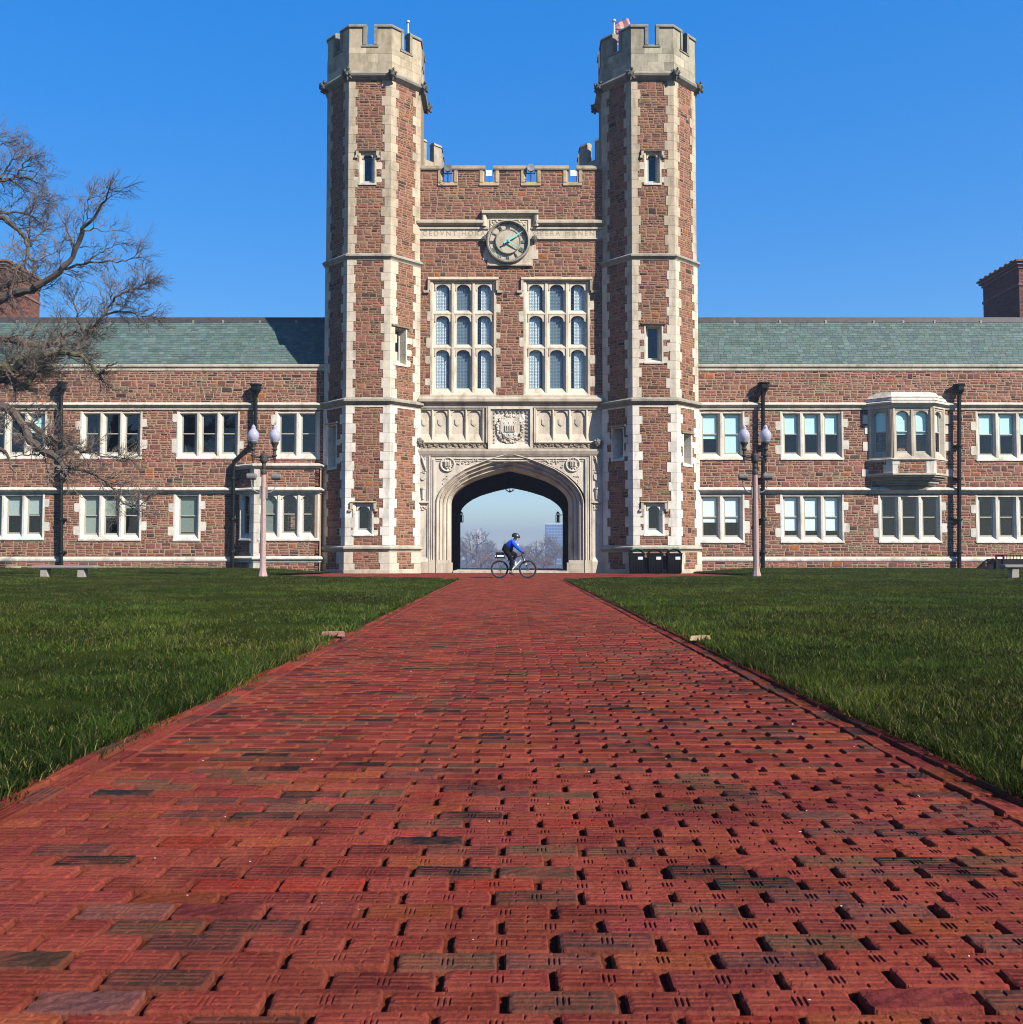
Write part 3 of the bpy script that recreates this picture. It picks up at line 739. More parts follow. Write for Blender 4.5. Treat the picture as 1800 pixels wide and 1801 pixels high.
def tower(cx, side, label):
    T = thing('octagonal_tower', label, 'tower', (cx, TY + 2.3, 0), 'crenellated octagonal towers flanking the archway')
    stones, W = [], MB()
    # stages: z0, z1, outset, quoin tone
    stages = [(0.0, Z_PL0, .11, (.45, .35)), (Z_PL1, Z_S2a, .04, (1.1, .9)), (Z_S2b, Z_S3a, .015, (.45, .25)), (Z_S3b, Z_Ca, -.02, (.05, .0))]
    for si, (z0, z1, off, tone) in enumerate(stages):
        pl = octo(cx, off); F = [fr_between(pl[i], pl[i + 1]) for i in range(5)]     # side, chamfer, front, chamfer, side
        H = [[] for _ in range(5)]; WH = [[] for _ in range(5)]
        def put(i, hs): H[i] += hs; WH[i].append(hs[0])
        L, Rt = side < 0, side > 0
        if si == 1:
            r = F[2].rect(618 if L else 1130, 878, 661 if L else 1171, 947)
            z0w, z1w = F[2].px(640 if L else 1150, 943)[1], F[2].px(640 if L else 1150, 886)[1]; mid = (r[0] + r[1]) / 2; hw = .50
            put(2, window(T, F[2], mid - hw, mid + hw, z0w, z1w, 1, arch=True, jw=.22, head=.07, sill=.30, depth=.20, rise=.2, sash='plain', t=.95, hood=(.10, .28, .08),
                   ears=ears_for(z0w, z1w, [(-1, .38, .30, .26), (1, .38, .30, .26), (-1, .02, .26, .2), (1, .02, .26, .2)]), frame=(.36, .40, .38), blinds=None))
            u = 585 if L else 1087; v0, v1 = (747, 826) if L else (752, 811)
            a, _ = F[1].px(u, 790); za, zb = F[1].px(u, v1)[1], F[1].px(u, v0)[1]
            put(1, window(T, F[1], a - .40, a + .40, za, zb, 1, jw=.2, head=.04, sill=.28, depth=.45, sash='double' if L else 'plain', t=.9, hood=(.07, 0, 0),
                   ears=ears_for(za, zb, [(-1, .52, .28, .3), (1, .52, .28, .3), (-1, .12, .28, .3), (1, .12, .28, .3)]), frame=(.40, .42, .40)))
            if Rt:
                a, _ = F[3].px(1209, 790); za, zb = F[3].px(1209, 821)[1], F[3].px(1209, 764)[1]
                put(3, window(T, F[3], a - .40, a + .40, za, zb, 1, jw=.2, head=.04, sill=.28, depth=.45, sash='plain', t=.95, hood=(.07, 0, 0),
                       ears=ears_for(za, zb, [(-1, .60, .3, .3), (1, .60, .3, .3), (-1, .12, .3, .3), (1, .12, .3, .3)]), frame=(.7, .7, .68)))
        if si == 2:
            i, u, v0, v1 = (3, 704, 577, 644) if L else (2, 1150, 572, 640)
            a, _ = F[i].px(u, 610); za, zb = F[i].px(u, v1)[1], F[i].px(u, v0)[1]; hw = .42 if L else .46
            put(i, window(T, F[i], a - hw, a + hw, za, zb, 1, jw=.17, head=.05, sill=.26, depth=.34, sash='plain', t=.6, hood=(.08, 0, 0),
                   ears=ears_for(za, zb, [(-1, .62, .3, .34), (1, .62, .3, .34), (-1, .30, .3, .2), (1, .30, .3, .28), (-1, .02, .2, .3), (1, .02, .3, .22)]), frame=(.48, .48, .44)))
        if si == 3:
            u = 647 if L else 1148; a, _ = F[2].px(u, 295); za, zb = F[2].px(u, 326)[1], F[2].px(u, 268)[1]
            put(2, window(T, F[2], a - .43, a + .43, za, zb, 1, arch=True, jw=.2, head=.05, sill=.2, depth=.20, rise=.2, sash='plain', t=.3, hood=(.10, .22, .06),
                   ears=ears_for(za, zb, [(-1, .48, .34, .28), (1, .48, .34, .28), (-1, .08, .28, .26), (1, .08, .28, .26)]), frame=(.30, .38, .40)))
        lens = ((.44, .30), (.30, .42)) if si else ((.55, .4), (.4, .55))
        dm = (.9, 1.04, .98, .82)[si]
        quoins(T, F[0], F[1], z0, z1, *tone, dim=dm, lens=lens, hl=H[0], hr=H[1]); quoins(T, F[1], F[2], z0, z1, *tone, dim=dm, lens=lens, hl=H[1], hr=H[2])
        quoins(T, F[2], F[3], z0, z1, *tone, dim=dm, lens=lens[::-1], hl=H[2], hr=H[3]); quoins(T, F[3], F[4], z0, z1, *tone, dim=dm, lens=lens, hl=H[3], hr=H[4])
        for i in range(5):
            if not (i in (0, 4) and z1 < 8.6 and not (i == 0) == (side < 0)): holed_wall(W, F[i], 0, F[i].L, z0, z1, WH[i], .3)
            if i in (1, 2, 3) or ((i == 0) == (side < 0) and i in (0, 4) and z0 > 8): rubble(F[i], .0, F[i].L, z0, z1, H[i], stones)
        pb = octo(cx, off)
        for i in (5, 6, 7):
            p, q = pb[i], pb[(i + 1) % 8]; W.add([(*p, z0), (*q, z0), (*q, z1), (*p, z1)], [(0, 1, 2, 3)], (.6, .4, .34))
    W.build('wall', 'mortar', T, (.285, .195, .115))
    lay_stones(stones, T)
    for za, zb, out, dim in ((Z_PL0, Z_PL1, .16, .80), (Z_S2a, Z_S2b, .22, .62), (Z_S3a, Z_S3b, .15, .66)):
        b = MB(); b.sweep(octo(cx, .02), string_prof(za, zb, out), True); b.build('string_course', 'limestone', T, tuple(q * k for q, k in zip(lime(dim, .35), (.84, .9, .92))))
    b = MB(); b.sweep(octo(cx, .02), [(-.05, zt_(716)), (.05, zt_(716)), (.05, zt_(713.4)), (-.05, zt_(713.4))], True); b.build('fillet', 'limestone', T, lime(1.05, .7))
    b = MB(); b.sweep(octo(cx, .10), [(-.05, -.02), (.05, -.02), (.05, .16), (.0, .20), (-.05, .20)], True); b.build('base_course', 'limestone', T, lime(.85, .2))
    # cornice with carved bosses, parapet, merlons
    b = MB(); b.sweep(octo(cx, 0), [(-.1, Z_Ca), (.0, Z_Ca), (.10, Z_Ca + .08), (.20, Z_Ca + .16), (.24, Z_Ca + .26), (.14, Z_Cb - .04), (.02, Z_Cb), (-.1, Z_Cb)], True)
    b.build('cornice', 'old_limestone', T, (.27, .25, .20))
    crown = (.40, .335, .235) if side < 0 else (.33, .30, .225)
    for i, (x, y) in enumerate(octo(cx, .17)[:6]):
        b = MB(); zc = (Z_Ca + Z_Cb) / 2 + .02
        b.blob((x, y, zc), .20, 8, (1, 1, .95), .12)
        for k in range(11):
            a = k * 2.4; b.blob((x + .17 * math.cos(a), y + .17 * math.sin(a), zc - .18 + .036 * k), R.uniform(.06, .10), 6, (1, 1, 1), .2)
        b.tube([(x, y, zc - .1), (x, y + .02, zc - .32)], [.12, .05], 6); b.build('gargoyle', 'old_limestone', T, (.12, .115, .10))
    pl = octo(cx, 0.0)
    b = MB(); b.sweep(pl, [(-.34, Z_Cb - .02), (0, Z_Cb - .02), (0, Z_NOTCH), (-.34, Z_NOTCH)], True); b.build('parapet', 'old_limestone', T, crown)
    fl = MB(); fl.ext([(x, y, Z_Cb + .1) for x, y in octo(cx, -.2)], [(x, y, Z_Cb + .2) for x, y in octo(cx, -.2)]); fl.build('roof_deck', 'lead', T, (.1, .1, .1))
    for i in range(8):
        p, q, r = pl[i - 1], pl[i], pl[(i + 1) % 8]
        lp, lq = math.dist(p, q), math.dist(q, r)
        g1, g2 = .5 + .22 / lp, .5 - .22 / lq
        A = (p[0] + (q[0] - p[0]) * g1, p[1] + (q[1] - p[1]) * g1); B = (q[0] + (r[0] - q[0]) * g2, q[1] + (r[1] - q[1]) * g2)
        b = MB(); b.sweep([A, q, B], [(-.34, Z_NOTCH), (0, Z_NOTCH), (0, Z_TOP - .2), (-.34, Z_TOP - .2)])
        kf = R.uniform(.92, 1.06); m = b.build('merlon', 'old_limestone', T, tuple(c * kf for c in crown))
        e1, e2 = .035 / lp, .035 / lq
        A2 = (p[0] + (q[0] - p[0]) * (g1 - e1), p[1] + (q[1] - p[1]) * (g1 - e1)); B2 = (q[0] + (r[0] - q[0]) * (g2 + e2), q[1] + (r[1] - q[1]) * (g2 + e2))
        b = MB(); b.sweep([A2, q, B2], [(-.38, Z_TOP - .2), (.06, Z_TOP - .2), (.075, Z_TOP - .14), (.03, Z_TOP - .05), (-.17, Z_TOP), (-.38, Z_TOP - .06)])
        for (P0, P1, P2) in ((A2, p, q), (B2, r, q)):                       # moulding down the sides of the notch
            d = math.dist(P2, P1); ux, uy = (P1[0] - P2[0]) / d, (P1[1] - P2[1]) / d
            o = .04 if P1 == p else .04
            S = (P0[0], P0[1]); E = (P0[0] - ux * .16, P0[1] - uy * .16)
            pts = [E, S] if P1 == r else [S, E]
            b.sweep(pts, [(-.30, Z_NOTCH + .01), (.05, Z_NOTCH + .01), (.05, Z_TOP - .2), (-.30, Z_TOP - .2)])
        b.build('coping', 'old_limestone', m, (.24, .225, .18))
        d = math.dist(q, r); u0, u1 = .5 - .40 / d, .5 + .40 / d
        A = (q[0] + (r[0] - q[0]) * u0, q[1] + (r[1] - q[1]) * u0); B = (q[0] + (r[0] - q[0]) * u1, q[1] + (r[1] - q[1]) * u1)
        b = MB(); b.sweep([A, B], [(-.36, Z_NOTCH - .10), (.05, Z_NOTCH - .10), (.065, Z_NOTCH - .04), (-.02, Z_NOTCH + .04), (-.36, Z_NOTCH + .03)]); b.build('notch_sill', 'old_limestone', T, (.27, .25, .20))
    # courses of ashlar showing as slightly uneven blocks on the crown
    for i in range(5):
        F = fr_between(pl[i], pl[i + 1]); z = Z_Cb + .02
        for h in (.44, .42, .42):
            if z + h > Z_NOTCH - .1: h = Z_NOTCH - .12 - z
            a = 0
            while a < F.L - .05 and h > .1:
                w = min(R.uniform(.5, .95), F.L - a); w = F.L - a if F.L - a - w < .25 else w
                b = MB(); b.box(F, a + .004, a + w - .004, z + .004, z + h - .004, -.02, .012 + R.uniform(0, .006)); b.build('ashlar', 'old_limestone', T, (lambda f: tuple(c * f for c in crown))(R.choice((.84, .95, 1.0, 1.0, 1.05, 1.12, 1.3)))); a += w
            z += h
    return T
tower(-6.86, -1, 'left front octagonal tower with tan crenellated crown and white quoins')
tower(6.84, 1, 'right front octagonal tower with grey crown, behind the black bins')

def rear_tower(cx, label):
    T = thing('rear_tower', label, 'tower', (cx, 61, 0), 'plain rear towers behind the gatehouse')
    Y0 = 59.0; s = 1.0; pl = octo(cx, 0, Y0, s); top = at(900, 256, Y0 + 1.3)[1]
    b = MB(); b.sweep(pl, [(-.3, 0), (0, 0), (0, top - 3.4), (-.3, top - 3.4)], True); b.build('wall', 'mortar', T, (.27, .15, .11))
    b = MB(); b.sweep(pl, [(-.34, top - 3.4), (.04, top - 3.4), (.04, top - 1.3), (-.34, top - 1.3)], True); b.build('parapet', 'old_limestone', T, (.38, .33, .25))
    for i in range(8):
        p, q, r = pl[i - 1], pl[i], pl[(i + 1) % 8]; lp, lq = math.dist(p, q), math.dist(q, r); g1, g2 = .5 + .3 / lp, .5 - .3 / lq
        A = (p[0] + (q[0] - p[0]) * g1, p[1] + (q[1] - p[1]) * g1); B = (q[0] + (r[0] - q[0]) * g2, q[1] + (r[1] - q[1]) * g2)
        b = MB(); b.sweep([A, q, B], [(-.34, top - 1.3), (.04, top - 1.3), (.04, top - .2), (-.34, top - .2)]); b.sweep([A, q, B], [(-.38, top - .2), (.10, top - .2), (.05, top - .05), (-.17, top), (-.38, top - .06)])
        b.build('merlon', 'old_limestone', T, (.36, .31, .24))
rear_tower(-6.8, 'rear turret crown peeping out right of the left front tower')
rear_tower(6.7, 'rear turret crown peeping out left of the right front tower')

# ------------------------------------------------------------------ gatehouse between the towers
FC = Fr(0, WALL_Y)
ZC = lambda v: FC.px(900, v)[1]
AC = lambda u, v=800: FC.px(u, v)[0]
def shield(b, F, a, z, w, h, c0, c1, tint=None):
    b.prism(F, [(a - w / 2, z + h * .5), (a - w / 2, z - h * .15), (a - w * .3, z - h * .38), (a, z - h * .5), (a + w * .3, z - h * .38), (a + w / 2, z - h * .15), (a + w / 2, z + h * .5)], c0, c1, tint)
def text(body, F, a, z, size, c, parent, col, sp=1.0):
    """Cut letters, turned into a mesh, standing a hair proud of the band."""
    cu = bpy.data.curves.new('lettering', 'FONT'); cu.body = body; cu.size = size; cu.extrude = .004; cu.align_x = 'CENTER'; cu.align_y = 'CENTER'; cu.space_character = sp
    tmp = bpy.data.objects.new('lettering', cu); COL.objects.link(tmp); me = bpy.data.meshes.new_from_object(tmp.evaluated_get(bpy.context.evaluated_depsgraph_get())); bpy.data.objects.remove(tmp)
    b = MB(); b.add([F.p(a + v.co.x, z + v.co.y, c + v.co.z) for v in me.vertices], [tuple(p.vertices) for p in me.polygons]); return b.build('inscription', 'matte', parent, col, kind='stuff')
def gatehouse():
    G = thing('gatehouse', 'central gatehouse with battlements, two tall windows and a pointed arch passage', 'building', (0, WALL_Y, 0))
    F = FC; XL, XR = -4.56, 4.54
    z_s0, z_s1, z_top = ZC(716), ZC(697), ZC(300)
    stones, W, H = [], MB(), []
    def ear(l): return [(s, ZC(v1), ZC(v0) - ZC(v1), w) for s, v0, v1, w in l]
    cur = [(0, .82), (0, 1.0), (.28, 1.0)]
    for (u0, u1), el in (((757, 873), [(-1, 502, 512, .16), (-1, 548, 565, .16), (-1, 594, 612, .2), (-1, 626, 640, .24), (-1, 666, 678, .24), (1, 535, 550, .22), (1, 585, 596, .2), (1, 612, 624, .2), (1, 664, 682, .22)]),
                         ((921, 1038), [(-1, 510, 522, .2), (-1, 548, 566, .24), (-1, 594, 610, .2), (-1, 660, 674, .28), (1, 530, 545, .2), (1, 625, 640, .3), (1, 662, 680, .26)])):
        H += window(G, F, AC(u0, 600), AC(u1, 600), ZC(697), ZC(495), 3, rows=(ZC(611), ZC(551)), arch=True, jw=.26, mull=.34, head=.10, sill=.40, depth=.17, rise=.30, sash='lead', blinds=cur, t=.35, hood=(.20, .50, .20), ears=ear(el), frame=(.42, .44, .44))
    notches = [(AC(u0, 310), AC(u1, 310), ZC(320), z_top + .4) for u0, u1 in ((780, 796), (853, 868.5), (926, 942), (1000, 1015))]
    H2 = [(AC(735), AC(1062), ZC(423), ZC(386)), (AC(848, 400), AC(947, 400), ZC(390), ZC(369)), (AC(857, 430), AC(938, 430), ZC(469), ZC(385)), (AC(850, 450), AC(945, 450), ZC(458), ZC(442))]
    holed_wall(W, F, XL, XR, z_s1, z_top, [h for h in H if h[3] - h[2] > 4][:2] + notches, .4)
    W.build('wall', 'mortar', G, (.32, .225, .14))
    fr = [(n[0] - .27, n[1] + .27, n[2] - .24, z_top + 1) for n in notches]
    rubble(F, XL, XR, z_s1, z_top, H + H2 + fr, stones)
    lay_stones(stones, G)
    # parapet copings and notch frames
    xs = [XL] + [x for n in notches for x in n[:2]] + [XR]
    for i in range(0, 10, 2):
        b = MB(); e0, e1 = (0 if i == 0 else .03), (0 if i == 8 else .03)
        b.side(F, [(.06, z_top), (.09, z_top + .06), (.04, z_top + .2), (-.1, ZC(290)), (-.42, z_top + .15), (-.45, z_top)], xs[i] - e0, xs[i + 1] + e1); b.build('coping', 'limestone', G, lime(.62, 0))
    for n in notches:
        b = MB(); zb = n[2]
        for s, x in ((-1, n[0]), (1, n[1])): b.plan(F, [(x, -.36), (x, -.04), (x + s * .10, .045), (x + s * .25, .045), (x + s * .27, 0), (x + s * .27, -.36)], zb - .02, z_top - .002)
        b.side(F, [(-.40, zb), (-.04, zb), (.05, zb - .08), (.06, zb - .2), (0, zb - .24), (-.38, zb - .24)], n[0] - .26, n[1] + .26); b.build('notch_frame', 'limestone', G, tuple(c * k for c, k in zip(lime(.80, 0), (1, .95, .82))))
    # inscription band, stepped over the clock
    b = MB(); lt = lime(.98, .3)
    for u0, u1 in ((735, 860), (935, 1062)):
        b.box(F, AC(u0, 410), AC(u1, 410), ZC(420), ZC(403), 0, .035, lt)
        b.side(F, [(0, ZC(424)), (.05, ZC(423.5)), (.10, ZC(421.5)), (.05, ZC(419)), (0, ZC(418))], AC(u0, 410), AC(u1, 410), lime(.8, .2))
        b.side(F, [(0, ZC(405)), (.10, ZC(404)), (.12, ZC(401)), (0, ZC(399.5))], AC(u0, 410), AC(u1, 410), lime(1.0, .4))
    for u0, u1, v0, v1 in ((735, 852, 387, 398), (943, 1062, 387, 398), (848, 947, 370, 381)):
        b.side(F, [(0, ZC(v1 + 2)), (.12, ZC(v1)), (.26, ZC(v1 - 3)), (.26, ZC(v0 + 4)), (.10, ZC(v0 + 1)), (0, ZC(v0))], AC(u0, 390), AC(u1, 390), lime(.82, .3))
    for s, u in ((1, 848), (-1, 947)):
        x = AC(u, 390); b.plan(F, [(x, 0), (x, .20), (x + s * .08, .25), (x + s * .18, .20), (x + s * .28, .04), (x + s * .28, 0)], ZC(400), ZC(381), lime(.9, .3))
    b.box(F, AC(858, 420), AC(937, 420), ZC(468), ZC(383), 0, .05, lt)
    for u0, u1, v0, v1 in ((853, 859, 436, 445), (850, 858, 445, 457), (936, 943, 431, 440), (936, 947, 440, 456)): b.box(F, AC(u0, 440), AC(u1, 440), ZC(v1), ZC(v0), 0, .03, lt)
    b.side(F, [(.05, ZC(469)), (.13, ZC(468.5)), (.13, ZC(466)), (.05, ZC(464.5))], AC(861, 466), AC(935, 466), lime(.8, .3))
    for k in (.0, .10):                                               # fine mouldings square round the dial
        x0, x1, z1 = AC(863, 400) + k, AC(931, 400) - k, ZC(386.5) - k
        b.box(F, x0, x1, z1 - .05, z1, .05, .10 - k * .3, lt); b.box(F, x0, x0 + .05, ZC(425), z1 - .05, .05, .10 - k * .3, lt); b.box(F, x1 - .05, x1, ZC(425), z1 - .05, .05, .10 - k * .3, lt)
    for s in (-1, 1):                                                # tracery leaves in the upper corners
        for q in range(4): b.blob(F.p(AC(894, 395) + s * (.82 - .09 * q), ZC(392.5) - (.0 if q % 2 else .10) + q * .02, .09), .06, 6, (1, .5, 1), .2, lt)
    b.build('inscription_band', 'limestone', G)
    text('CEDVNT HORAE', F, AC(803, 411), ZC(411.2), .34, .037, G, (.36, .285, .195), 1.42); text('OPERA MANENT', F, AC(997, 411), ZC(411.2), .34, .037, G, (.36, .285, .195), 1.42)
    for u in (853.5, 940):
        b = MB(); x, z = AC(u, 422), ZC(422)
        b.blob(F.p(x, z, .14), .14, 8, (1, .8, 1), .1)
        for k in range(8): b.blob(F.p(x + .12 * math.cos(k * .785), z + .12 * math.sin(k * .785), .16), .055, 6, (1, 1, 1), .2)
        b.build('rosette', 'old_limestone', G, (.14, .135, .12))
    # string course over the portal
    b = MB(); b.side(F, [(-.05, z_s0 - .06), (.10, z_s0 - .06), (.12, z_s0 + .02), (.05, z_s0 + .06), (.10, z_s0 + .16), (.26, z_s0 + .24), (.26, ZC(703)), (.12, ZC(699)), (.10, z_s1 + .02), (-.05, z_s1 + .06)], XL, XR); b.build('string_course', 'limestone', G, lime(.72, .3))
    # ---- frieze of shields either side of the arms
    zf0, zf1 = ZC(778), ZC(717)
    b = MB(); t = lambda: lime(.97, .35)
    b.box(F, XL, XR, ZC(790), zf1 + .02, -.35, -.06, t())
    nl = [(733, 761), (761, 790.5), (790.5, 820), (820, 849)]; nr = [(943, 973), (973, 1002), (1002, 1032), (1032, 1061)]
    sh = MB()
    for grp in (nl, nr):
        for u0, u1 in grp:
            x0, x1 = AC(u0, 745), AC(u1, 745); T = t()
            for s, x in ((1, x0), (-1, x1)): b.plan(F, [(x, -.07), (x, .06), (x + s * .02, .06), (x + s * .11, -.06)], ZC(777), ZC(719), T)
            arch_plate(b, F, x0 + .08, x1 - .08, ZC(731), ZC(720), ZC(731), ZC(722.5), -.07, .0, inset=.04, tint=T)
            b.side(F, [(-.08, ZC(777)), (.055, ZC(777)), (.055, ZC(775)), (-.06, ZC(763))], x0, x1, T)
            shield(sh, F, (x0 + x1) / 2 + .01, ZC(743), .29, .34, -.06, -.025); shield(sh, F, (x0 + x1) / 2 + .01, ZC(743), .21, .25, -.025, -.02)
        a, c = AC(grp[0][0], 745), AC(grp[-1][1], 745)
        b.box(F, a, c, ZC(720.5), zf1, -.1, .07, t()); b.side(F, [(-.1, ZC(781)), (.06, ZC(781)), (.12, ZC(779)), (.12, ZC(777.5)), (.055, ZC(775.5)), (-.1, ZC(775.5))], a, c, t())
    for u0, u1 in ((849, 859), (932, 943)):
        for k in range(3): x = AC(u0 + (u1 - u0) * k / 3, 745); b.box(F, x + .005, x + .085, ZC(779), zf1, -.1, (.09, .04, .12)[k if u0 < 900 else 2 - k], t())
    b.build('frieze', 'limestone', G); sh.build('frieze_shield', 'limestone', G, lime(1.0, .4))
    # carved leaf band under the frieze
    b = MB()
    for u0, u1 in ((741, 859), (932, 1052)):
        b.side(F, [(-.1, ZC(790)), (.05, ZC(790)), (.05, ZC(788.5)), (.0, ZC(784)), (.05, ZC(779.5)), (-.1, ZC(779.5))], AC(u0 - 6, 785), AC(u1 + 6, 785), lime(.7, .1))
    b.build('leaf_band', 'limestone', G, (.8, .8, .8))
    b = MB()
    for u0, u1 in ((741, 859), (932, 1052)):
        for k in range(11):
            x = AC(u0 + (u1 - u0) * (k + .5) / 11, 784)
            for q in range(5): b.blob(F.p(x + R.uniform(-.09, .09), ZC(784) + R.uniform(-.06, .06), .05), R.uniform(.035, .06), 6, (1.2, .8, 1), .3)
    b.build('carved_leaves', 'limestone', G, lime(.55, 0), kind='stuff')
    for u in (738.5, 1052):
        b = MB(); x, z = AC(u, 778), ZC(779); b.blob(F.p(x, z, .16), .17, 8, (1, .9, 1), .1)
        for k in range(14): b.blob(F.p(x + .20 * math.cos(k * 2.4) * (k / 14) ** .4, z + .20 * math.sin(k * 2.4) * (k / 14) ** .4, .26 - .008 * k), R.uniform(.05, .085), 6, (1, .8, 1), .25)
        b.build('rosette', 'old_limestone', G, (.20, .185, .155))
    # arms panel
    b = MB(); T = lime(1.0, .5)
    x0, x1, z0, z1 = AC(859, 752), AC(937, 752), ZC(790), ZC(716)
    for k, (w, c) in enumerate(((.12, .15), (.10, .06))):
        a, d = x0 + .12 * k, x1 - .12 * k; zz0, zz1 = z0 + .06 * k, z1 - .12 * k
        b.box(F, a, a + w, zz0, zz1, -.1, c, T); b.box(F, d - w, d, zz0, zz1, -.1, c, T); b.box(F, a + w, d - w, zz1 - w, zz1, -.1, c, T)
    b.side(F, [(-.1, z0), (.14, z0), (.14, z0 + .06), (0, ZC(778)), (-.1, ZC(778))], x0 + .12, x1 - .12, T)
    b.box(F, x0 + .2, x1 - .2, z0 + .1, z1 - .2, -.2, .0, lime(.98, .5))
    b.build('arms_panel', 'limestone', G)
    b = MB()
    for k in range(9):
        for (x, z) in ((x0 + .28 + (x1 - x0 - .56) * k / 8, z1 - .26), (x0 + .28, z0 + .30 + (z1 - z0 - .6) * k / 8), (x1 - .28, z0 + .30 + (z1 - z0 - .6) * k / 8)):
            b.box(F, x - .055, x + .055, z - .05, z + .05, -.06, .05, lime(.85, .3)); b.blob(F.p(x, z, .04), .05, 6, (1, .6, 1), .3, lime(.62, .1))
    b.build('leaf_border', 'limestone', G, kind='stuff')
    b = MB(); cx, cz = AC(897, 755), ZC(755)
    shield(b, F, cx, cz, .98, 1.12, -.06, .07, lime(1.05, .6)); shield(b, F, cx, cz, .84, .98, .07, .10, lime(1.05, .6))
    for k in range(5): b.box(F, cx - .22 + .11 * k - .016, cx - .22 + .11 * k + .016, cz - .10, cz + .18, .10, .15, T)
    b.box(F, cx - .25, cx + .25, cz - .13, cz - .09, .10, .15, T)
    for s in (-.26, 0, .26):
        for zz in (.32, -.26):
            for q in range(5): b.blob(F.p(cx + s + .05 * math.cos(q * 1.2566 + 1.57), cz + zz + .05 * math.sin(q * 1.2566 + 1.57), .11), .03, 6, (1, .7, 1))
    for k in range(34):
        a = 2 * math.pi * k / 34; q = .66 + .04 * math.sin(k * 2.1); b.blob(F.p(cx + q * .92 * math.cos(a), cz + q * math.sin(a), .03), R.uniform(.06, .10), 6, (1, .9, 1), .3, lime(1.0, .5))
    for k in range(13):
        a = math.pi * (k + .5) / 13; b.tube([F.p(cx + .72 * math.cos(a), cz + .72 * math.sin(a), .0), F.p(cx + .86 * math.cos(a), cz + .86 * math.sin(a), -.02)], [.025, .012], 5)
    for s in (-1, 1):
        for z in (1, -1):
            for q in range(7): b.blob(F.p(cx + s * R.uniform(.62, .85), cz + z * R.uniform(.5, .8), -.03), R.uniform(.05, .09), 6, (1, .7, 1), .3)
    b.build('coat_of_arms', 'limestone', G)
    # ---- portal: plate, moulded arch, spandrels, side strips
    zb, zsp = .02, ZC(886)
    ox0, ox1, ozt = AC(768, 886), AC(1027, 886), ZC(797)
    ix0, ix1 = AC(795, 886), AC(999, 886); izt = at(897, 827, WALL_Y + .6)[1]; izs = at(897, 885, WALL_Y + .6)[1]
    ix0, ix1 = at(792.8, 950, WALL_Y + .6)[0], at(1001.2, 950, WALL_Y + .6)[0]
    b = MB(); arch_plate(b, F, XL, XR, zb, ZC(790), zsp, ozt, -.5, .05, 'tudor', inset=ox0 - XL, tint=lime(1.0, .55)); b.build('portal', 'limestone', G)
    prof = [(0, .05), (0, .13), (.05, .14), (.09, .06), (.20, -.02), (.25, .03), (.29, .03), (.32, -.06), (.36, -.06), (.46, -.18), (.51, -.12), (.55, -.12), (.58, -.22), (.62, -.22), (.73, -.34), (.78, -.28), (.82, -.28), (.86, -.38), (1.0, -.52), (1.0, -1.3)]
    Ko, Ki = arch_curve(ox0, ox1, zsp, ozt, kind='tudor'), arch_curve(ix0, ix1, izs, izt, kind='tudor')
    zl = [zb, 1.0, 2.0]
    Ko = [(ox0, z) for z in zl] + Ko + [(ox1, z) for z in zl[::-1]]; Ki = [(ix0, z) for z in zl] + Ki + [(ix1, z) for z in zl[::-1]]
    b = MB(); m = len(prof); vs = []
    for (ax, az), (bx, bz) in zip(Ko, Ki):
        for q, c in prof: vs.append(F.p(ax + (bx - ax) * q, az + (bz - az) * q, c))
    fs = [(i * m + k, i * m + k + 1, (i + 1) * m + k + 1, (i + 1) * m + k) for i in range(len(Ko) - 1) for k in range(m - 1)]
    b.add(vs, fs, lime(.93, .45)); b.build('arch_moulding', 'limestone', G)
    b = MB()
    for s, x0, x1 in ((-1, ix0, ox0), (1, ix1, ox1)):
        b.plan(F, [(x1 + s * .0, .0), (x1, .17), (x0 - s * .15, .06), (x0 + s * -.06, -.5), (x0 + s * .05, -1.25), (x1, -1.25)], 0, .50, lime(.9, .3)); b.plan(F, [(x1, .0), (x1, .14), (x0 - s * .05, 0), (x0, -.5), (x0 + s * .05, -1.25), (x1, -1.25)], .50, .62, lime(.95, .4))
    b.build('arch_base', 'limestone', G)
    b = MB(); T = lime(1.02, .6)
    b.side(F, [(.05, ZC(803)), (.09, ZC(803)), (.15, ZC(799)), (.20, ZC(794)), (.20, ZC(791)), (.05, ZC(790))], AC(737, 795), AC(1054, 795), lime(.85, .4))
    for s, u in ((1, 755), (-1, 1040)):
        x = AC(u, 850)
        for k, (o, c) in enumerate(((0, .13), (.12, .09), (.22, .13))): b.box(F, min(x + s * o, x + s * (o + .07)), max(x + s * o, x + s * (o + .07)), .62, ZC(802) - .08 * k, .05, c, T)
        b.box(F, min(x, x + s * .33), max(x, x + s * .33), 0, .62, .05, .16, lime(.92, .3))
    for k, w in ((0, .06), (.12, .05)):
        b.box(F, AC(768, 805), AC(1030, 805), ZC(805.5) - k - w, ZC(805.5) - k, .05, .10 - k * .2, T)
    b.build('portal_frame', 'limestone', G)
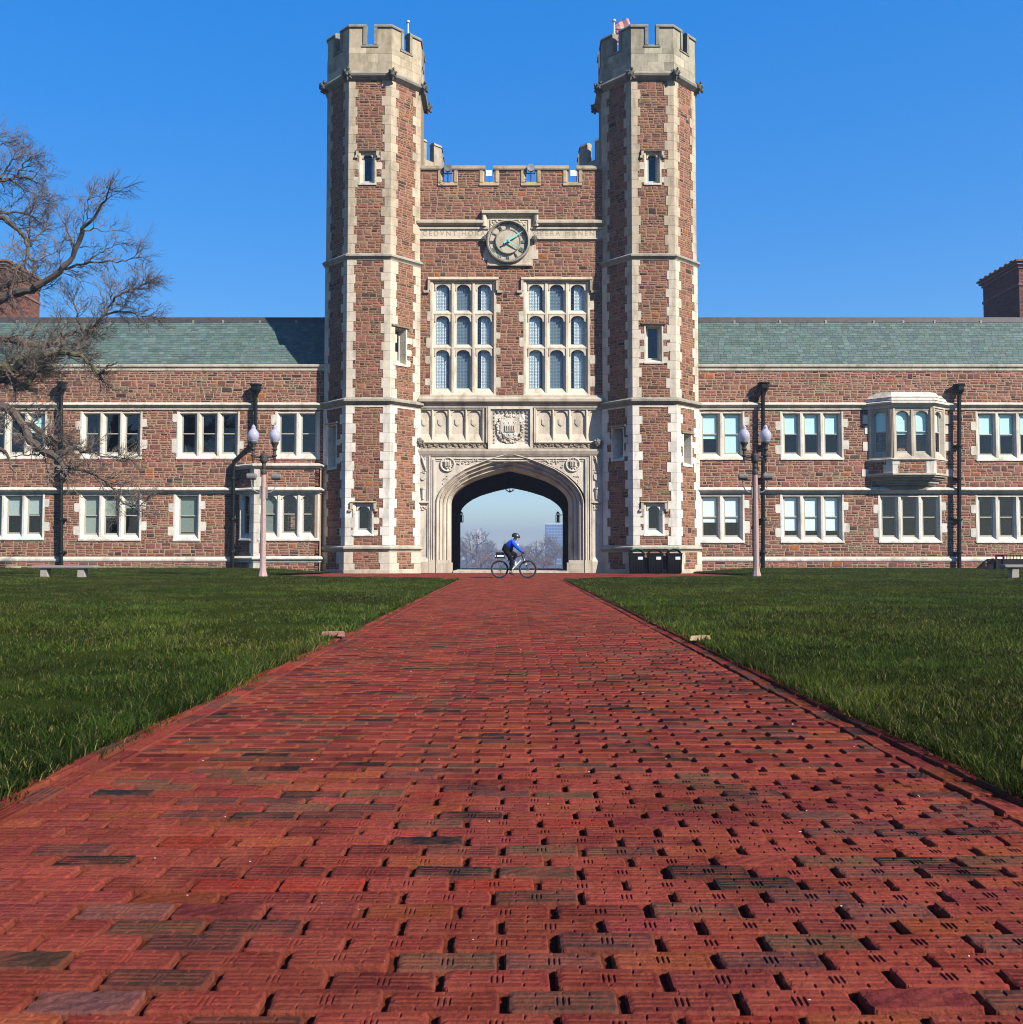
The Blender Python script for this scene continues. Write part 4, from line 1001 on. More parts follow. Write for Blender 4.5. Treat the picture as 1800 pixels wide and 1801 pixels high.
    for s, u in ((-1, 788), (1, 1008)):
        b = MB(); x, z = AC(u, 817), ZC(817); n = 24; T = lime(1.0, .6)
        b.tube([F.p(x + .33 * math.cos(2 * math.pi * k / n), z + .33 * math.sin(2 * math.pi * k / n), .09) for k in range(n)], .045, 6, T, True)
        shield(b, F, x, z - .02, .34, .38, .05, .13, T); b.box(F, x - .14, x + .14, z - .12, z + .14, .13, .15, T)
        for k in range(4): b.box(F, x - .115 + .075 * k - .012, x - .115 + .075 * k + .012, z - .10, z + .16, .15, .19, T)
        for k in range(12): b.blob(F.p(x + .25 * math.cos(k * .52), z + .25 * math.sin(k * .52), .07), R.uniform(.03, .05), 6, (1, .8, 1), .3, T)
        b.build('roundel', 'limestone', G)
        b = MB()
        for k in range(26):
            d = R.uniform(0, 1); xx = x - s * (.48 + 1.0 * d); zz = ZC(807) - R.uniform(.05, .36 * (1 - d) + .08); b.blob(F.p(xx, zz, .06), R.uniform(.03, .06), 6, (1.2, .8, 1), .3)
        for k in range(10): b.blob(F.p(x + s * R.uniform(.02, .28), z - R.uniform(.5, 1.0), .06), R.uniform(.02, .04), 6, (1, .8, 1), .3)
        b.build('spandrel_leaves', 'limestone', G, lime(.85, .4), kind='stuff')
    for u0, u1 in ((735, 754.5), (1041, 1058)):                           # carved side strips
        x0, x1 = AC(u0, 850), AC(u1, 850); xm = (x0 + x1) / 2; T = lime(1.0, .55); b = MB()
        b.box(F, x0, x0 + .05, ZC(984), ZC(796), .05, .10, T); b.box(F, x1 - .05, x1, ZC(984), ZC(796), .05, .10, T)
        b.side(F, [(.05, ZC(887)), (.08, ZC(887)), (.17, ZC(884.5)), (.13, ZC(882.5)), (.05, ZC(881.5))], x0 - .02, x1 + .02, lime(.75, .3))
        b.box(F, x0, x1, 0, .55, .05, .15, lime(.9, .25)); b.side(F, [(.05, .55), (.15, .55), (.05, .78)], x0, x1, T)
        b.build('side_strip', 'limestone', G)
        b = MB(); T = lime(1.0, .6)
        b.tube([F.p(xm - .12, ZC(801), .08), F.p(xm - .02, ZC(807), .10), F.p(xm + .02, ZC(813), .09), F.p(xm + .10, ZC(821), .10), F.p(xm + .16, ZC(829), .08)], [.02, .05, .045, .04, .02], 6, T)
        b.tube([F.p(xm - .16, ZC(806), .08), F.p(xm, ZC(808), .09), F.p(xm + .16, ZC(803), .08)], [.02, .035, .02], 6, T)
        for k in range(22): b.blob(F.p(xm + R.uniform(-.17, .17), R.choice((ZC(R.uniform(797, 809)), ZC(R.uniform(826, 832)))), .07), R.uniform(.025, .05), 6, (1, .8, 1), .3, T)
        shield(b, F, xm, ZC(839.5), .28, .30, .05, .11, T)
        b.lathe(F.p(xm, ZC(878), .07), [(.05, 0), (.07, .3), (.075, .46), (.11, .50), (.11, .56), (0, .56)], 8, T)
        for k in range(16): b.blob(F.p(xm + R.uniform(-.18, .18), ZC(R.uniform(889, 898)), .07), R.uniform(.025, .05), 6, (1, .8, 1), .3, T)
        b.build('carving', 'limestone', G)
    # ---- passage, back arch, roof
    b = MB(); dk = (.030, .025, .021)  # near-black colour puts extra shade into the passage walls
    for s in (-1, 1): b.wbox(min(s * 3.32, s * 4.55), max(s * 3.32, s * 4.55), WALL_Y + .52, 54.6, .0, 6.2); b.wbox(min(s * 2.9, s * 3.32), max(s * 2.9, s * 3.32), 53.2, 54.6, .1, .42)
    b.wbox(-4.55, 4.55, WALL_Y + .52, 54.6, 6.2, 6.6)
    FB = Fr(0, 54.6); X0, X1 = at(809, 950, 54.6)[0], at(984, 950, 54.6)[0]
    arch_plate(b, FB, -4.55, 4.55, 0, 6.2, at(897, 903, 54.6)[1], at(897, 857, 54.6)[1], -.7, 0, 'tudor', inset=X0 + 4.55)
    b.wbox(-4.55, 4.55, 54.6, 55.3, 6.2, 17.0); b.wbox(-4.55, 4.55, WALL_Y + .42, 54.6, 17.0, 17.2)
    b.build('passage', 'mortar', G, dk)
    b = MB(); b.wbox(-2.85, 2.80, WALL_Y - .12, 55.6, -.02, .10); b.build('threshold', 'limestone', G, lime(.95, .3))
gatehouse()

# ------------------------------------------------------------------ the clock on the gatehouse wall
def clock():
    cx, cz, Y = AC(894, 427), ZC(427), WALL_Y - .05
    T = thing('wall_clock', 'round stone clock with turquoise hands and Roman numerals above the two tall windows', 'clock', (cx, Y, cz))
    FK = Fr(0, Y); P = FK.p(cx, cz, 0)
    b = MB(); b.lathe(P, [(0, .16), (.58, .16), (.60, .13), (.60, .06), (.98, .06), (.98, 0), (0, 0)], 48, axis='y'); b.build('dial', 'limestone', T, (.50, .43, .33))
    b = MB(); b.lathe(P, [(.94, .0), (.95, .16), (1.0, .24), (1.06, .22), (1.09, .10), (1.09, 0)], 56, axis='y', caps=False); b.build('bezel', 'old_limestone', T, (.30, .28, .22))
    b = MB(); b.lathe(P, [(.58, .10), (.58, .18), (.62, .18), (.62, .10)], 48, axis='y', caps=False); b.lathe(P, [(.90, .05), (.90, .09), (.925, .09), (.925, .05)], 48, axis='y', caps=False); b.build('chapter_ring', 'metal' if 'metal' in MATS else 'iron', T, (.24, .235, .20))
    rom = ['XII', 'I', 'II', 'III', 'IIII', 'V', 'VI', 'VII', 'VIII', 'IX', 'X', 'XI']
    for h, s in enumerate(rom):
        b = MB(); wid = {'I': .055, 'V': .11, 'X': .11}; tot = sum(wid[c] for c in s); x = -tot / 2; a = -h * math.pi / 6
        ex, ez = (math.cos(a), math.sin(a)), (-math.sin(a), math.cos(a))
        def Q(u, r, c): return FK.p(cx + ex[0] * u + ez[0] * r, cz + ex[1] * u + ez[1] * r, c)
        def stroke(u0, u1, w): b.ext([Q(u0 - w, .66, .075), Q(u0 + w, .66, .075), Q(u1 + w, .87, .075), Q(u1 - w, .87, .075)], [Q(u0 - w, .66, .10), Q(u0 + w, .66, .10), Q(u1 + w, .87, .10), Q(u1 - w, .87, .10)])
        for c in s:
            w = wid[c]; m = x + w / 2
            if c == 'I': stroke(m, m, .010)
            elif c == 'V': stroke(m, m - .038, .011); stroke(m, m + .038, .006)
            else: stroke(m + .036, m - .036, .011); stroke(m - .036, m + .036, .006)
            x += w
        col = (.085, .09, .08) if h in (9, 10, 11, 0, 1, 5) else (.17, .27, .25)
        b.build('numeral', 'iron', T, col)
        b = MB(); b.blob(Q(0, .945, .14), .045, 7, (1.2, .8, 1), .2); b.build('stud', 'old_limestone', T, (.10, .10, .09))
    def hand(ang, L, tail, w, c):
        b = MB(); a = math.radians(90 - ang); d = (math.cos(a), math.sin(a)); n = (-d[1], d[0])
        Q = lambda r, o, cc: FK.p(cx + d[0] * r + n[0] * o, cz + d[1] * r + n[1] * o, cc)
        ol = [(-tail, -w * .9), (-tail * .6, -w * .5), (-.06, -w * .9), (0, -w * 1.5), (.08, -w), (L * .8, -w * .35), (L, 0), (L * .8, w * .35), (.08, w), (0, w * 1.5), (-.06, w * .9), (-tail * .6, w * .5), (-tail, w * .9)]
        b.ext([Q(r, o, c) for r, o in ol], [Q(r, o, c + .03) for r, o in ol]); b.build('hand', 'paint', T, (.20, .62, .56))
    hand(58, .88, .24, .055, .30); hand(122, .80, .10, .030, .25)
    b = MB(); b.lathe(P, [(.0, .36), (.05, .35), (.05, .12), (0, .12)], 10, axis='y'); b.build('hub', 'iron', T, (.15, .4, .36))
clock()

# ------------------------------------------------------------------ the two wings
FW = FC
def wing(side):
    L = side < 0
    G = thing('hall_wing', ('long left wing with green slate roof, partly behind the bare tree' if L else 'long right wing with green slate roof and a jutting oriel window'), 'building', (side * 19, WALL_Y + 3, 0), 'slate roofed wings of the hall')
    X0, X1 = (-31.5, -9.17) if L else (9.15, 31.5)
    F = FW; A = lambda u, v: F.px(u, v)[0]; Z = lambda v: F.px(900, v)[1]
    z_pl0, z_pl1, z_m0, z_m1, z_u0, z_u1, z_e0, z_e1 = Z(988), Z(978), Z(868), Z(857), Z(721), Z(708), Z(652), Z(641)
    H, stones = [], []
    def win(u0, u1, v0, v1, n, **k):
        a0, a1, z0, z1 = A(u0, v1), A(u1, v1), Z(v1), Z(v0); e = k.pop('e', None)
        if e is None: e = [(-1, .62, .42, .24), (-1, .12, .44, .26), (1, .68, .40, .22), (1, .22, .44, .26)]
        H.append(window(G, F, a0, a1, z0, z1, n, ears=ears_for(z0, z1, e), t=.75 if v0 < 800 else 1.0, **k))
    up = dict(bcol=BLIND_UP)
    if L:
        win(-27, 82, 724, 808, 3, blinds=[0, 0, .45], **up); win(141, 250, 724, 808, 3); win(311, 421.5, 724, 808, 3, e=[(-1, .78, .4, .22), (-1, .14, .7, .24), (1, .22, .4, .2)]); win(484, 563, 724, 808, 2, e=[(-1, .72, .5, .2)])
        win(-33, 78, 869, 950, 3, blinds=[.48, .48, .46], bcol=(.40, .46, .45), e=[(-1, .6, .4, .24), (1, .72, .4, .22), (1, .2, .42, .26)]); win(139, 248.5, 869, 951, 3, blinds=[.95, .55, .3], bcol=(.30, .34, .30)); win(305, 353, 869, 952, 1, blinds=[.9], bcol=(.20, .24, .21), jw=.24)
    else:
        win(1229, 1310, 724, 809, 2, blinds=[.60, 1.0], e=[(1, .72, .4, .24), (1, .2, .6, .26)], **up); win(1373, 1484, 724, 809, 3, blinds=[.5, .5, .5], **up); win(1717, 1829, 724, 811, 3, blinds=[.48, .52, .5], **up)
        win(1229, 1310, 870, 955, 2, blinds=[.62, .62], e=[(1, .72, .4, .24), (1, .2, .6, .26)]); win(1373, 1485, 870, 955, 3, blinds=[.82, .82, .82]); win(1545.5, 1657, 871, 955, 3); win(1717, 1829, 871, 955, 3)
    WH = [h[0] for h in H]; HH = [q for h in H for q in h]
    W = MB()
    holed_wall(W, F, X0, X1, z_pl1, z_e0 + .1, WH, .35); holed_wall(W, F, X0, X1, 0, z_pl1, [], .35, .07)
    for za, zb in ((z_pl1, z_m0), (z_m1, z_u0), (z_u1, z_e0)): rubble(F, X0, X1, za, zb, HH, stones)
    Fp = Fr(0, WALL_Y - .07); rubble(Fp, X0, X1, .0, z_pl0, [], stones)
    # strings, plinth, eaves
    def run(name, pf, t, dim, seg=2.6, skip=()):
        x = X0
        while x < X1 - .01:
            w = min(R.uniform(seg * .7, seg * 1.3), X1 - x); w = X1 - x if X1 - x - w < .5 else w
            b = MB(); b.side(F, pf, x + .003, x + w - .003); b.build(name, 'limestone', G, lime(dim * R.uniform(.94, 1.05), t)); x += w
    h = z_u1 - z_u0
    run('string_course', [(-.02, z_u0), (.05, z_u0), (.06, z_u0 + .05), (.03, z_u0 + h * .28), (.09, z_u0 + h * .42), (.19, z_u0 + h * .6), (.19, z_u0 + h * .74), (.02, z_u1), (-.02, z_u1)], .7, .95)
    h = z_m1 - z_m0
    run('string_course', [(-.02, z_m0), (.05, z_m0), (.05, z_m0 + h * .25), (.20, z_m0 + h * .5), (.20, z_m0 + h * .68), (.02, z_m1), (-.02, z_m1)], .9, 1.0)
    run('plinth_course', [(-.02, z_pl0), (.09, z_pl0), (.13, z_pl0 + .06), (.13, z_pl0 + .16), (.02, z_pl1), (-.02, z_pl1)], .9, 1.02)
    run('eaves_course', [(-.35, z_e0), (.04, z_e0), (.05, z_e0 + .14), (.12, z_e0 + .18), (.14, z_e1 - .03), (.05, z_e1), (-.35, z_e1)], .45, .98)
    W.build('wall', 'mortar', G, (.36, .265, .18)); lay_stones(stones, G)
    # slates
    y0, y1 = WALL_Y + .55, WALL_Y + 2.75; zr = at(900, 560.5, y1)[1]; zl = Z(641) - .35; L_ = math.hypot(y1 - y0, zr - zl); dy, dz = (y1 - y0) / L_, (zr - zl) / L_; ny, nz = -dz, dy
    b = MB(); b.add([(X0, y0, zl), (X1, y0, zl), (X1, y1, zr), (X0, y1, zr), (X0, 2 * y1 - y0, zl), (X1, 2 * y1 - y0, zl)], [(0, 1, 2, 3), (3, 2, 5, 4), (0, 3, 4), (1, 5, 2)]); b.build('roof', 'matte', G, (.05, .07, .07))
    e = .168; rows = int(L_ / e); sl = []
    for k in range(rows + 1):
        s0 = k * e; x = X0 + R.uniform(-.3, 0)
        while x < X1:
            w = R.uniform(.24, .38); xa, xb = max(x, X0), min(x + w, X1); x += w
            if xb - xa < .05: continue
            s1 = min(s0 + e + .07, L_); jit = R.uniform(-.022, .016)
            c = R.choice([(.105, .165, .150), (.095, .150, .140), (.12, .185, .165), (.11, .155, .155), (.09, .145, .125), (.135, .19, .175), (.115, .16, .135)])
            kk = .78 * R.uniform(.84, 1.16); sl.append((xa + .006, xb - .006, s0 + jit, s1, tuple(v * kk * R.uniform(.97, 1.03) for v in c)))
    unit = MB(); unit.hexa([(0, 0, .014), (1, 0, .014), (1, 1, .0), (0, 1, .0), (0, 0, .030), (1, 0, .030), (1, 1, .012), (0, 1, .012)]); um = unit.mesh('slate', 'slate')
    sl.sort(key=lambda q: abs((q[0] + q[1]) / 2) + (100 if q[2] < .9 else 0)); rest = MB()
    for i, (xa, xb, s0, s1, c) in enumerate(sl):
        if i < 300:
            o = new_obj('slate', um, G); o.matrix_basis = Matrix(((xb - xa, 0, 0, xa), (0, dy * (s1 - s0), ny, y0 + dy * s0), (0, dz * (s1 - s0), nz, zl + dz * s0), (0, 0, 0, 1))); o.color = (*c, 1)
        else:
            q = lambda x, s, n: (x, y0 + dy * s + ny * n, zl + dz * s + nz * n)
            rest.hexa([q(xa, s0, .014), q(xb, s0, .014), q(xb, s1, 0), q(xa, s1, 0), q(xa, s0, .03), q(xb, s0, .03), q(xb, s1, .012), q(xa, s1, .012)], c)
    rest.build('roof_slates', 'slate', G, kind='stuff')
    x = X0
    while x < X1 - .05:
        w = min(R.uniform(1.5, 2.6), X1 - x); b = MB(); zz = zr - .16 * dz
        b.ext([(x, y1 - .20, zr - .28), (x, y1 - .21, zr - .24), (x, y1 - .03, zr + .06), (x, y1 + .03, zr + .06), (x, y1 + .2, zr - .26)], [(x + w, y1 - .20, zr - .28), (x + w, y1 - .21, zr - .24), (x + w, y1 - .03, zr + .06), (x + w, y1 + .03, zr + .06), (x + w, y1 + .2, zr - .26)])
        b.build('ridge_cap', 'lead', G, (.05, .045, .042)); b = MB(); b.wbox(x - .05, x + .05, y1 - .225, y1 - .20, zr - .31, zr - .14); b.build('ridge_lap', 'lead', G, (.24, .23, .20)); x += w
    # downpipes with hoppers
    def downpipe(path, hop):
        b = MB(); b.tube(path, .095, 8); d = b.build('downpipe', 'iron', G, (.003, .006, .006))
        x, y, z = hop; b = MB(); n = 6
        b.lathe((x, y, z - .62), [(.10, 0), (.12, .12), (.24, .30), (.25, .34), (.25, .54), (.30, .56), (.30, .62), (0, .62)], 6); b.build('hopper', 'iron', d, (.005, .009, .009))
        for (px, py, pz) in [p for p in path if p[2] < 6]:
            pass
        for z in (1.0, 2.6, 4.6, 6.2):
            xx = None
            for (p, q) in zip(path[:-1], path[1:]):
                if q[2] <= z <= p[2]: f = (p[2] - z) / max(p[2] - q[2], 1e-6); xx = p[0] + (q[0] - p[0]) * f; yy = p[1] + (q[1] - p[1]) * f
            if xx is not None: b = MB(); b.wbox(xx - .19, xx + .19, yy + .03, WALL_Y, z - .04, z + .04); b.lathe((xx, yy, z - .07), [(.115, 0), (.13, .03), (.13, .11), (.115, .14)], 8); b.build('bracket', 'iron', d, (.005, .009, .009))
    yp = WALL_Y - .26
    def P(u, v): return (at(u, v, yp)[0], yp, at(u, v, yp)[1])
    if L:
        downpipe([P(450, 688), P(450, 775), P(412, 812), P(411, 830), P(409, 1004)], P(451, 676)); downpipe([P(108, 690), P(108, 1004)], P(110, 672))
    else:
        downpipe([P(1342, 688), P(1342, 1006)], P(1343, 673)); downpipe([P(1687, 692), P(1687, 1006)], P(1687, 676))
    return G
WING_L, WING_R = wing(-1), wing(1)

b = MB()
for u0, u1, v0, v1, c in ((13, 26, 994, 1002, .085), (26, 38.5, 995, 1001, .09), (29, 41, 1002, 1004, .12)): x0, x1, z0, z1 = FC.rect(u0, v0, u1, v1); b.box(FC, x0, x1, z0, z1, .0, c + .04)
b.build('patch_block', 'limestone', WING_L, lime(.75, .2))

def facets(pl): return [fr_between(pl[i], pl[i + 1]) for i in range(len(pl) - 1)]
def bay_left():
    G = WING_L; yf = 46.5
    pl = [(-13.5, WALL_Y), (-12.39, yf), (-9.27, yf), (-9.27, WALL_Y)]; FF = facets(pl)
    z = lambda v: at(900, v, yf)[1]; stones = []; W = MB(); HS = [[], [], []]
    a0, a1 = FF[1].px(455, 900)[0], FF[1].px(561.5, 900)[0]
    h = window(G, FF[1], a0, a1, z(951), z(867), 3, arch=True, jw=.16, mull=.30, head=.06, sill=.36, depth=.16, rise=.2, t=1.0, blinds=[.95, 0, 0], bcol=(.20, .23, .20), room=.85); HS[1] += h
    h0 = window(G, FF[0], .28, 1.16, z(951), z(867), 1, arch=True, jw=.18, head=.06, sill=.3, depth=.14, rise=.2, t=1.0, room=.5); HS[0] += h0
    quoins(G, FF[0], FF[1], 0, z(822), .95, .8, lens=((.22, .34), (.30, .26)), hl=HS[0], hr=HS[1])
    holed_wall(W, FF[0], 0, FF[0].L, 0, z(820), [h0[0]], .2); holed_wall(W, FF[1], 0, FF[1].L, 0, z(820), [h[0]], .2); holed_wall(W, FF[2], 0, FF[2].L, 0, z(820), [], .2)
    HS[1].append((-1, 9, z(868), z(856))); HS[0].append((-1, 9, z(868), z(856)))
    for i in (0, 1): rubble(FF[i], 0, FF[i].L, 0, z(822), HS[i], stones)
    W.build('bay_wall', 'mortar', G, (.36, .265, .18)); lay_stones(stones, G, 40)
    for za, zb, o in ((z(868), z(857), .18), (z(989), z(978), .14)):
        b = MB(); hh = zb - za; b.sweep(pl, [(-.05, za), (.04, za), (.05, za + hh * .25), (o, za + hh * .5), (o, za + hh * .7), (.02, zb), (-.05, zb)]); b.build('string_course', 'limestone', G, lime(1.0, .9))
    b = MB(); za, zb = z(824), z(815); b.sweep(pl, [(-.2, za), (.04, za), (.08, za + .06), (.16, za + .12), (.16, zb - .06), (.0, zb), (-.2, zb)]); b.build('bay_cornice', 'limestone', G, lime(1.0, .8))
    b = MB(); b.ext([(x, y, zb - .08) for x, y in pl], [(x, y, zb - .03) for x, y in pl]); b.build('bay_roof', 'limestone', G, lime(.9, .6))
bay_left()
def oriel():
    G = WING_R; yf = 46.6
    pl = [(17.49, WALL_Y), (18.42, yf), (20.42, yf), (21.35, WALL_Y)]; FF = facets(pl); z = lambda v: at(900, v, yf)[1]; stones = []
    W = MB(); HS = [[], [], []]
    w1 = window(G, FF[1], .06, FF[1].L - .06, z(808), z(717), 2, arch=True, jw=.16, mull=.32, head=.10, sill=.34, depth=.15, rise=.24, t=.35, dim=.82, blinds=[.55, .55], bcol=BLIND_UP, room=.72)
    w0 = window(G, FF[0], .08, FF[0].L - .04, z(808), z(717), 1, arch=True, jw=.24, head=.10, sill=.34, depth=.14, rise=.24, t=.35, dim=.82, blinds=[.5], bcol=BLIND_UP, room=.45)
    w2 = window(G, FF[2], .04, FF[2].L - .08, z(808), z(717), 1, arch=True, jw=.24, head=.10, sill=.34, depth=.14, rise=.24, t=.35, dim=.82, blinds=[.5], bcol=BLIND_UP, room=.45)
    quoins(G, FF[0], FF[1], z(832), z(809), .9, .9, lens=((.30, .34), (.40, .26)), hl=HS[0], hr=HS[1]); quoins(G, FF[1], FF[2], z(832), z(809), .9, .9, lens=((.30, .26), (.34, .22)), hl=HS[1], hr=HS[2])
    for i, w in enumerate((w0, w1, w2)):
        holed_wall(W, FF[i], 0, FF[i].L, z(832), z(716), [w[0]], .16); rubble(FF[i], 0, FF[i].L, z(832), z(809), HS[i], stones)
    W.build('oriel_wall', 'mortar', G, (.36, .265, .18)); lay_stones(stones, G, 40)
    for za, zb, o, dim in ((z(811), z(806), .10, 1.0), (z(717), z(704), .22, .95)):
        b = MB(); hh = zb - za; b.sweep(pl, [(-.08, za), (.03, za), (.05, za + hh * .3), (o, za + hh * .55), (o, za + hh * .75), (.02, zb), (-.08, zb)]); b.build('string_course', 'limestone', G, lime(dim, .8))
    b = MB()
    for q0, q1, i0, i1 in ((z(704), z(698.5), .12, .08), (z(698.5), z(697.5), .12, .02), (z(697.5), z(693), .0, -.10), (z(693), z(687.5), -.22, -.30)):
        def off(k):
            F0, F1, F2 = FF; d = 1 + F0.n[0] * F1.n[0] + F0.n[1] * F1.n[1]; m = ((F0.n[0] + F1.n[0]) / d, (F0.n[1] + F1.n[1]) / d); m2 = (-m[0], m[1]); kk = k / abs(F0.n[1])
            return [(pl[0][0] - kk, WALL_Y + .02), (pl[1][0] + m[0] * k, pl[1][1] + m[1] * k), (pl[2][0] + m2[0] * k, pl[2][1] + m2[1] * k), (pl[3][0] + kk, WALL_Y + .02)]
        b.ext([(x, min(y, WALL_Y + .02), q0) for x, y in off(i0)], [(x, min(y, WALL_Y + .02), q1) for x, y in off(i1)])
    b.build('oriel_roof', 'limestone', G, lime(1.0, .9))
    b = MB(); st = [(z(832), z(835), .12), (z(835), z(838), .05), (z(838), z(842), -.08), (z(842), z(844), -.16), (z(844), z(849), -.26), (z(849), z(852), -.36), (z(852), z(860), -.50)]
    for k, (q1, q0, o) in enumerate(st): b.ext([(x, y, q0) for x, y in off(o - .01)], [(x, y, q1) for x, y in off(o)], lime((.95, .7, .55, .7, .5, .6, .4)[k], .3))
    b.build('corbel', 'limestone', G)
    b = MB()
    for s, x in ((-1, pl[0][0]), (1, pl[3][0])):
        for zz, hh, w in ((z(790), .44, .22), (z(760), .40, .12), (z(742), .42, .22), (z(836), .35, .3)): b.box(FC, min(x - s * .05, x + s * w), max(x - s * .05, x + s * w), zz, zz + hh, -.05, .03, lime(1, .9))
    b.build('oriel_quoins', 'limestone', G)
oriel()

def chimney(side):
    L = side < 0
    T = thing('brick_chimney', ('broad brick chimney behind the bare tree' if L else 'broad brick chimney with shaded side over the far right end of the roof'), 'chimney', (side * 33.2, 62, 0), 'broad chimneys behind the wings')
    xi, xo, y0, y1 = side * 31.85, side * 36.5, 60.0, 64.6; top = at(900, 458, 60)[1]; xa, xb = min(xi, xo), max(xi, xo)
    b = MB(); b.wbox(xa, xb, y0, y1, 0, top - .5); b.build('shaft', 'mortar', T, (.15, .085, .066))  # shaft colour darkened to deepen the shade on the inner side
    for k, (o, z0, z1) in enumerate(((.06, top - 1.6, top - 1.45), (.08, top - .5, top - .3), (.20, top - .3, top - .12), (.30, top - .12, top))):
        b = MB(); b.wbox(xa - o, xb + o, y0 - o, y1 + o, z0, z1); b.build('cap_course', 'rubble_stone', T, (.23, .12, .10))
    # facing bricks: front and the side turned to the gate
    br, Z = MB(), top - 1.6; h = .085
    for F, W in ((Fr(xa, y0), xb - xa), (Fr(xi, y0 if side > 0 else y1, 0, 1 if side < 0 else 1), y1 - y0)):
        if F.s[0] == 0: F = fr_between((xi, y1), (xi, y0)) if side > 0 else fr_between((xi, y0), (xi, y1))
        z = 12.0; k = 0
        while z < top - .5:
            a = 0 if k % 2 else .15
            while a < W - .05:
                w = min(.30, W - a); br.box(F, a + .006, a + w - .006, z + .006, z + h - .006, 0, .012, (lambda kf, cc: tuple(v * kf for v in cc))(R.uniform(.7, 1.2), (.20, .088, .064) if R.random() < .8 else (.12, .075, .065))); a += .31
            z += h; k += 1
    br.build('bricks', 'rubble_stone', T, kind='stuff')
    b = MB()
    for k in range(7): y = y0 + (y1 - y0) * (k + .5) / 7; b.wbox(xa - .33, xb + .33, y - .16, y + .16, top, top + .07)
    b.build('cap_tile', 'rubble_stone', T, (.33, .20, .15))
chimney(-1); chimney(1)

# ------------------------------------------------------------------ lamp posts
def lamp_post():
    T = thing('street_lamp', 'twin globe lamp post on pink granite shaft in front of the left wing', 'street lamp', (0, 0, 0), 'twin globe lamp posts flanking the path')
    BZ = (.055, .048, .042)
    b = MB(); b.lathe((0, 0, 0), [(.19, 0), (.185, .06), (.135, .26), (.118, .42), (.112, 1.6), (.098, 3.2), (.085, 4.05), (0, 4.05)], 8); b.build('shaft', 'concrete', T, (.40, .275, .255))
    b = MB(); b.lathe((0, 0, 0), [(.09, 3.98), (.115, 4.02), (.11, 4.10), (.06, 4.2), (.09, 4.28), (.075, 4.4), (.085, 4.42), (.135, 4.48), (.15, 4.52), (.15, 4.72), (.12, 4.78), (.03, 4.82), (.035, 4.88), (0, 4.92)], 12); b.build('capital', 'iron', T, BZ)
    b = MB(); b.tube([(-.42, 0, 4.66), (.42, 0, 4.66)], .045, 8); b.tube([(-.40, 0, 4.60), (-.2, 0, 4.54), (0, 0, 4.50), (.2, 0, 4.54), (.40, 0, 4.60)], .018, 6); b.build('crossarm', 'iron', T, BZ)
    for s in (-1, 1):
        b = MB(); b.lathe((s * .41, 0, 4.42), [(0, 0), (.03, .02), (.035, .12), (.055, .16), (.055, .26), (.10, .29), (.10, .32), (.06, .36), (.055, .48), (.10, .54), (.10, .57), (.07, .61), (.10, .70), (.145, .78), (.15, .84), (0, .84)], 12); h = b.build('lamp_holder', 'iron', T, BZ)
        b = MB(); b.lathe((s * .41, 0, 5.25), [(.12, 0), (.17, .05), (.215, .17), (.225, .26), (.20, .36), (.14, .45), (.09, .50), (.085, .54), (.10, .555), (.06, .61), (.035, .66), (0, .68)], 20); b.build('globe', 'globe', T, (1, 1, 1), smooth=True)
        if s > 0: b = MB(); b.lathe((s * .41, 0, 5.91), [(.03, 0), (.012, .05), (.02, .08), (0, .13)], 8); b.build('finial', 'iron', h, BZ)
        # flood light on a bent arm
        GZ = (.20, .195, .19)
        b = MB(); b.tube([(s * .10, 0, 3.28), (s * .26, 0, 3.30), (s * .38, 0, 3.38), (s * .45, 0, 3.52), (s * .47, 0, 3.75)], .028, 8); b.wbox(min(s * .10, s * .15), max(s * .10, s * .15), -.05, .05, 3.05, 3.5); b.build('flood_arm', 'iron', T, GZ)
        b = MB(); b.lathe((s * .47 - .17, 0, 3.90), [(0, 0), (.115, 0), (.125, .03), (.125, .33), (.10, .36), (0, .36)], 14, axis='x'); b.tube([(s * .47, -.0, 3.72), (s * .47, .0, 3.80)], [.05, .06], 8); b.build('flood_light', 'iron', T, (.16, .15, .145))
    return T
LP1 = lamp_post(); LP2 = copy_tree(LP1); LP2['label'] = 'twin globe lamp post on pink granite shaft before the dark downpipe of the right wing'
Yl = 37.4
LP1.location = (at(462.5, 1016, Yl)[0], Yl, .01); LP2.location = (at(1330.5, 1016, Yl)[0], Yl, .01); LP1.rotation_euler.z = .12; LP2.rotation_euler.z = -.08

# ------------------------------------------------------------------ loose stones at the path's edge
for nm, lab, u, v, w, h, col in (('loose_brick', 'worn pinkish brick lying in the grass at the left edge of the path', 588, 1115, .26, .05, (.30, .15, .12)), ('flat_stone', 'flat tan stone lying in the grass at the right edge of the path', 1231, 1122, .22, .045, (.42, .30, .18))):
    d = ray(u, v); tt = (0.05 - CAMH) / d[2]; x, y = d[0] * tt, d[1] * tt; b = MB(); b.ext([(x - w / 2, y - .06, .03), (x + w / 2, y - .05, .03), (x + w / 2 - .02, y + .06, .03), (x - w / 2 + .02, y + .05, .03)], [(x - w / 2 + .015, y - .045, .03 + h), (x + w / 2 - .02, y - .04, .035 + h), (x + w / 2 - .03, y + .045, .03 + h), (x - w / 2 + .03, y + .04, .025 + h)])
    tag(b.build(nm, 'concrete', None, col), lab, 'brick' if 'brick' in nm else 'stone')

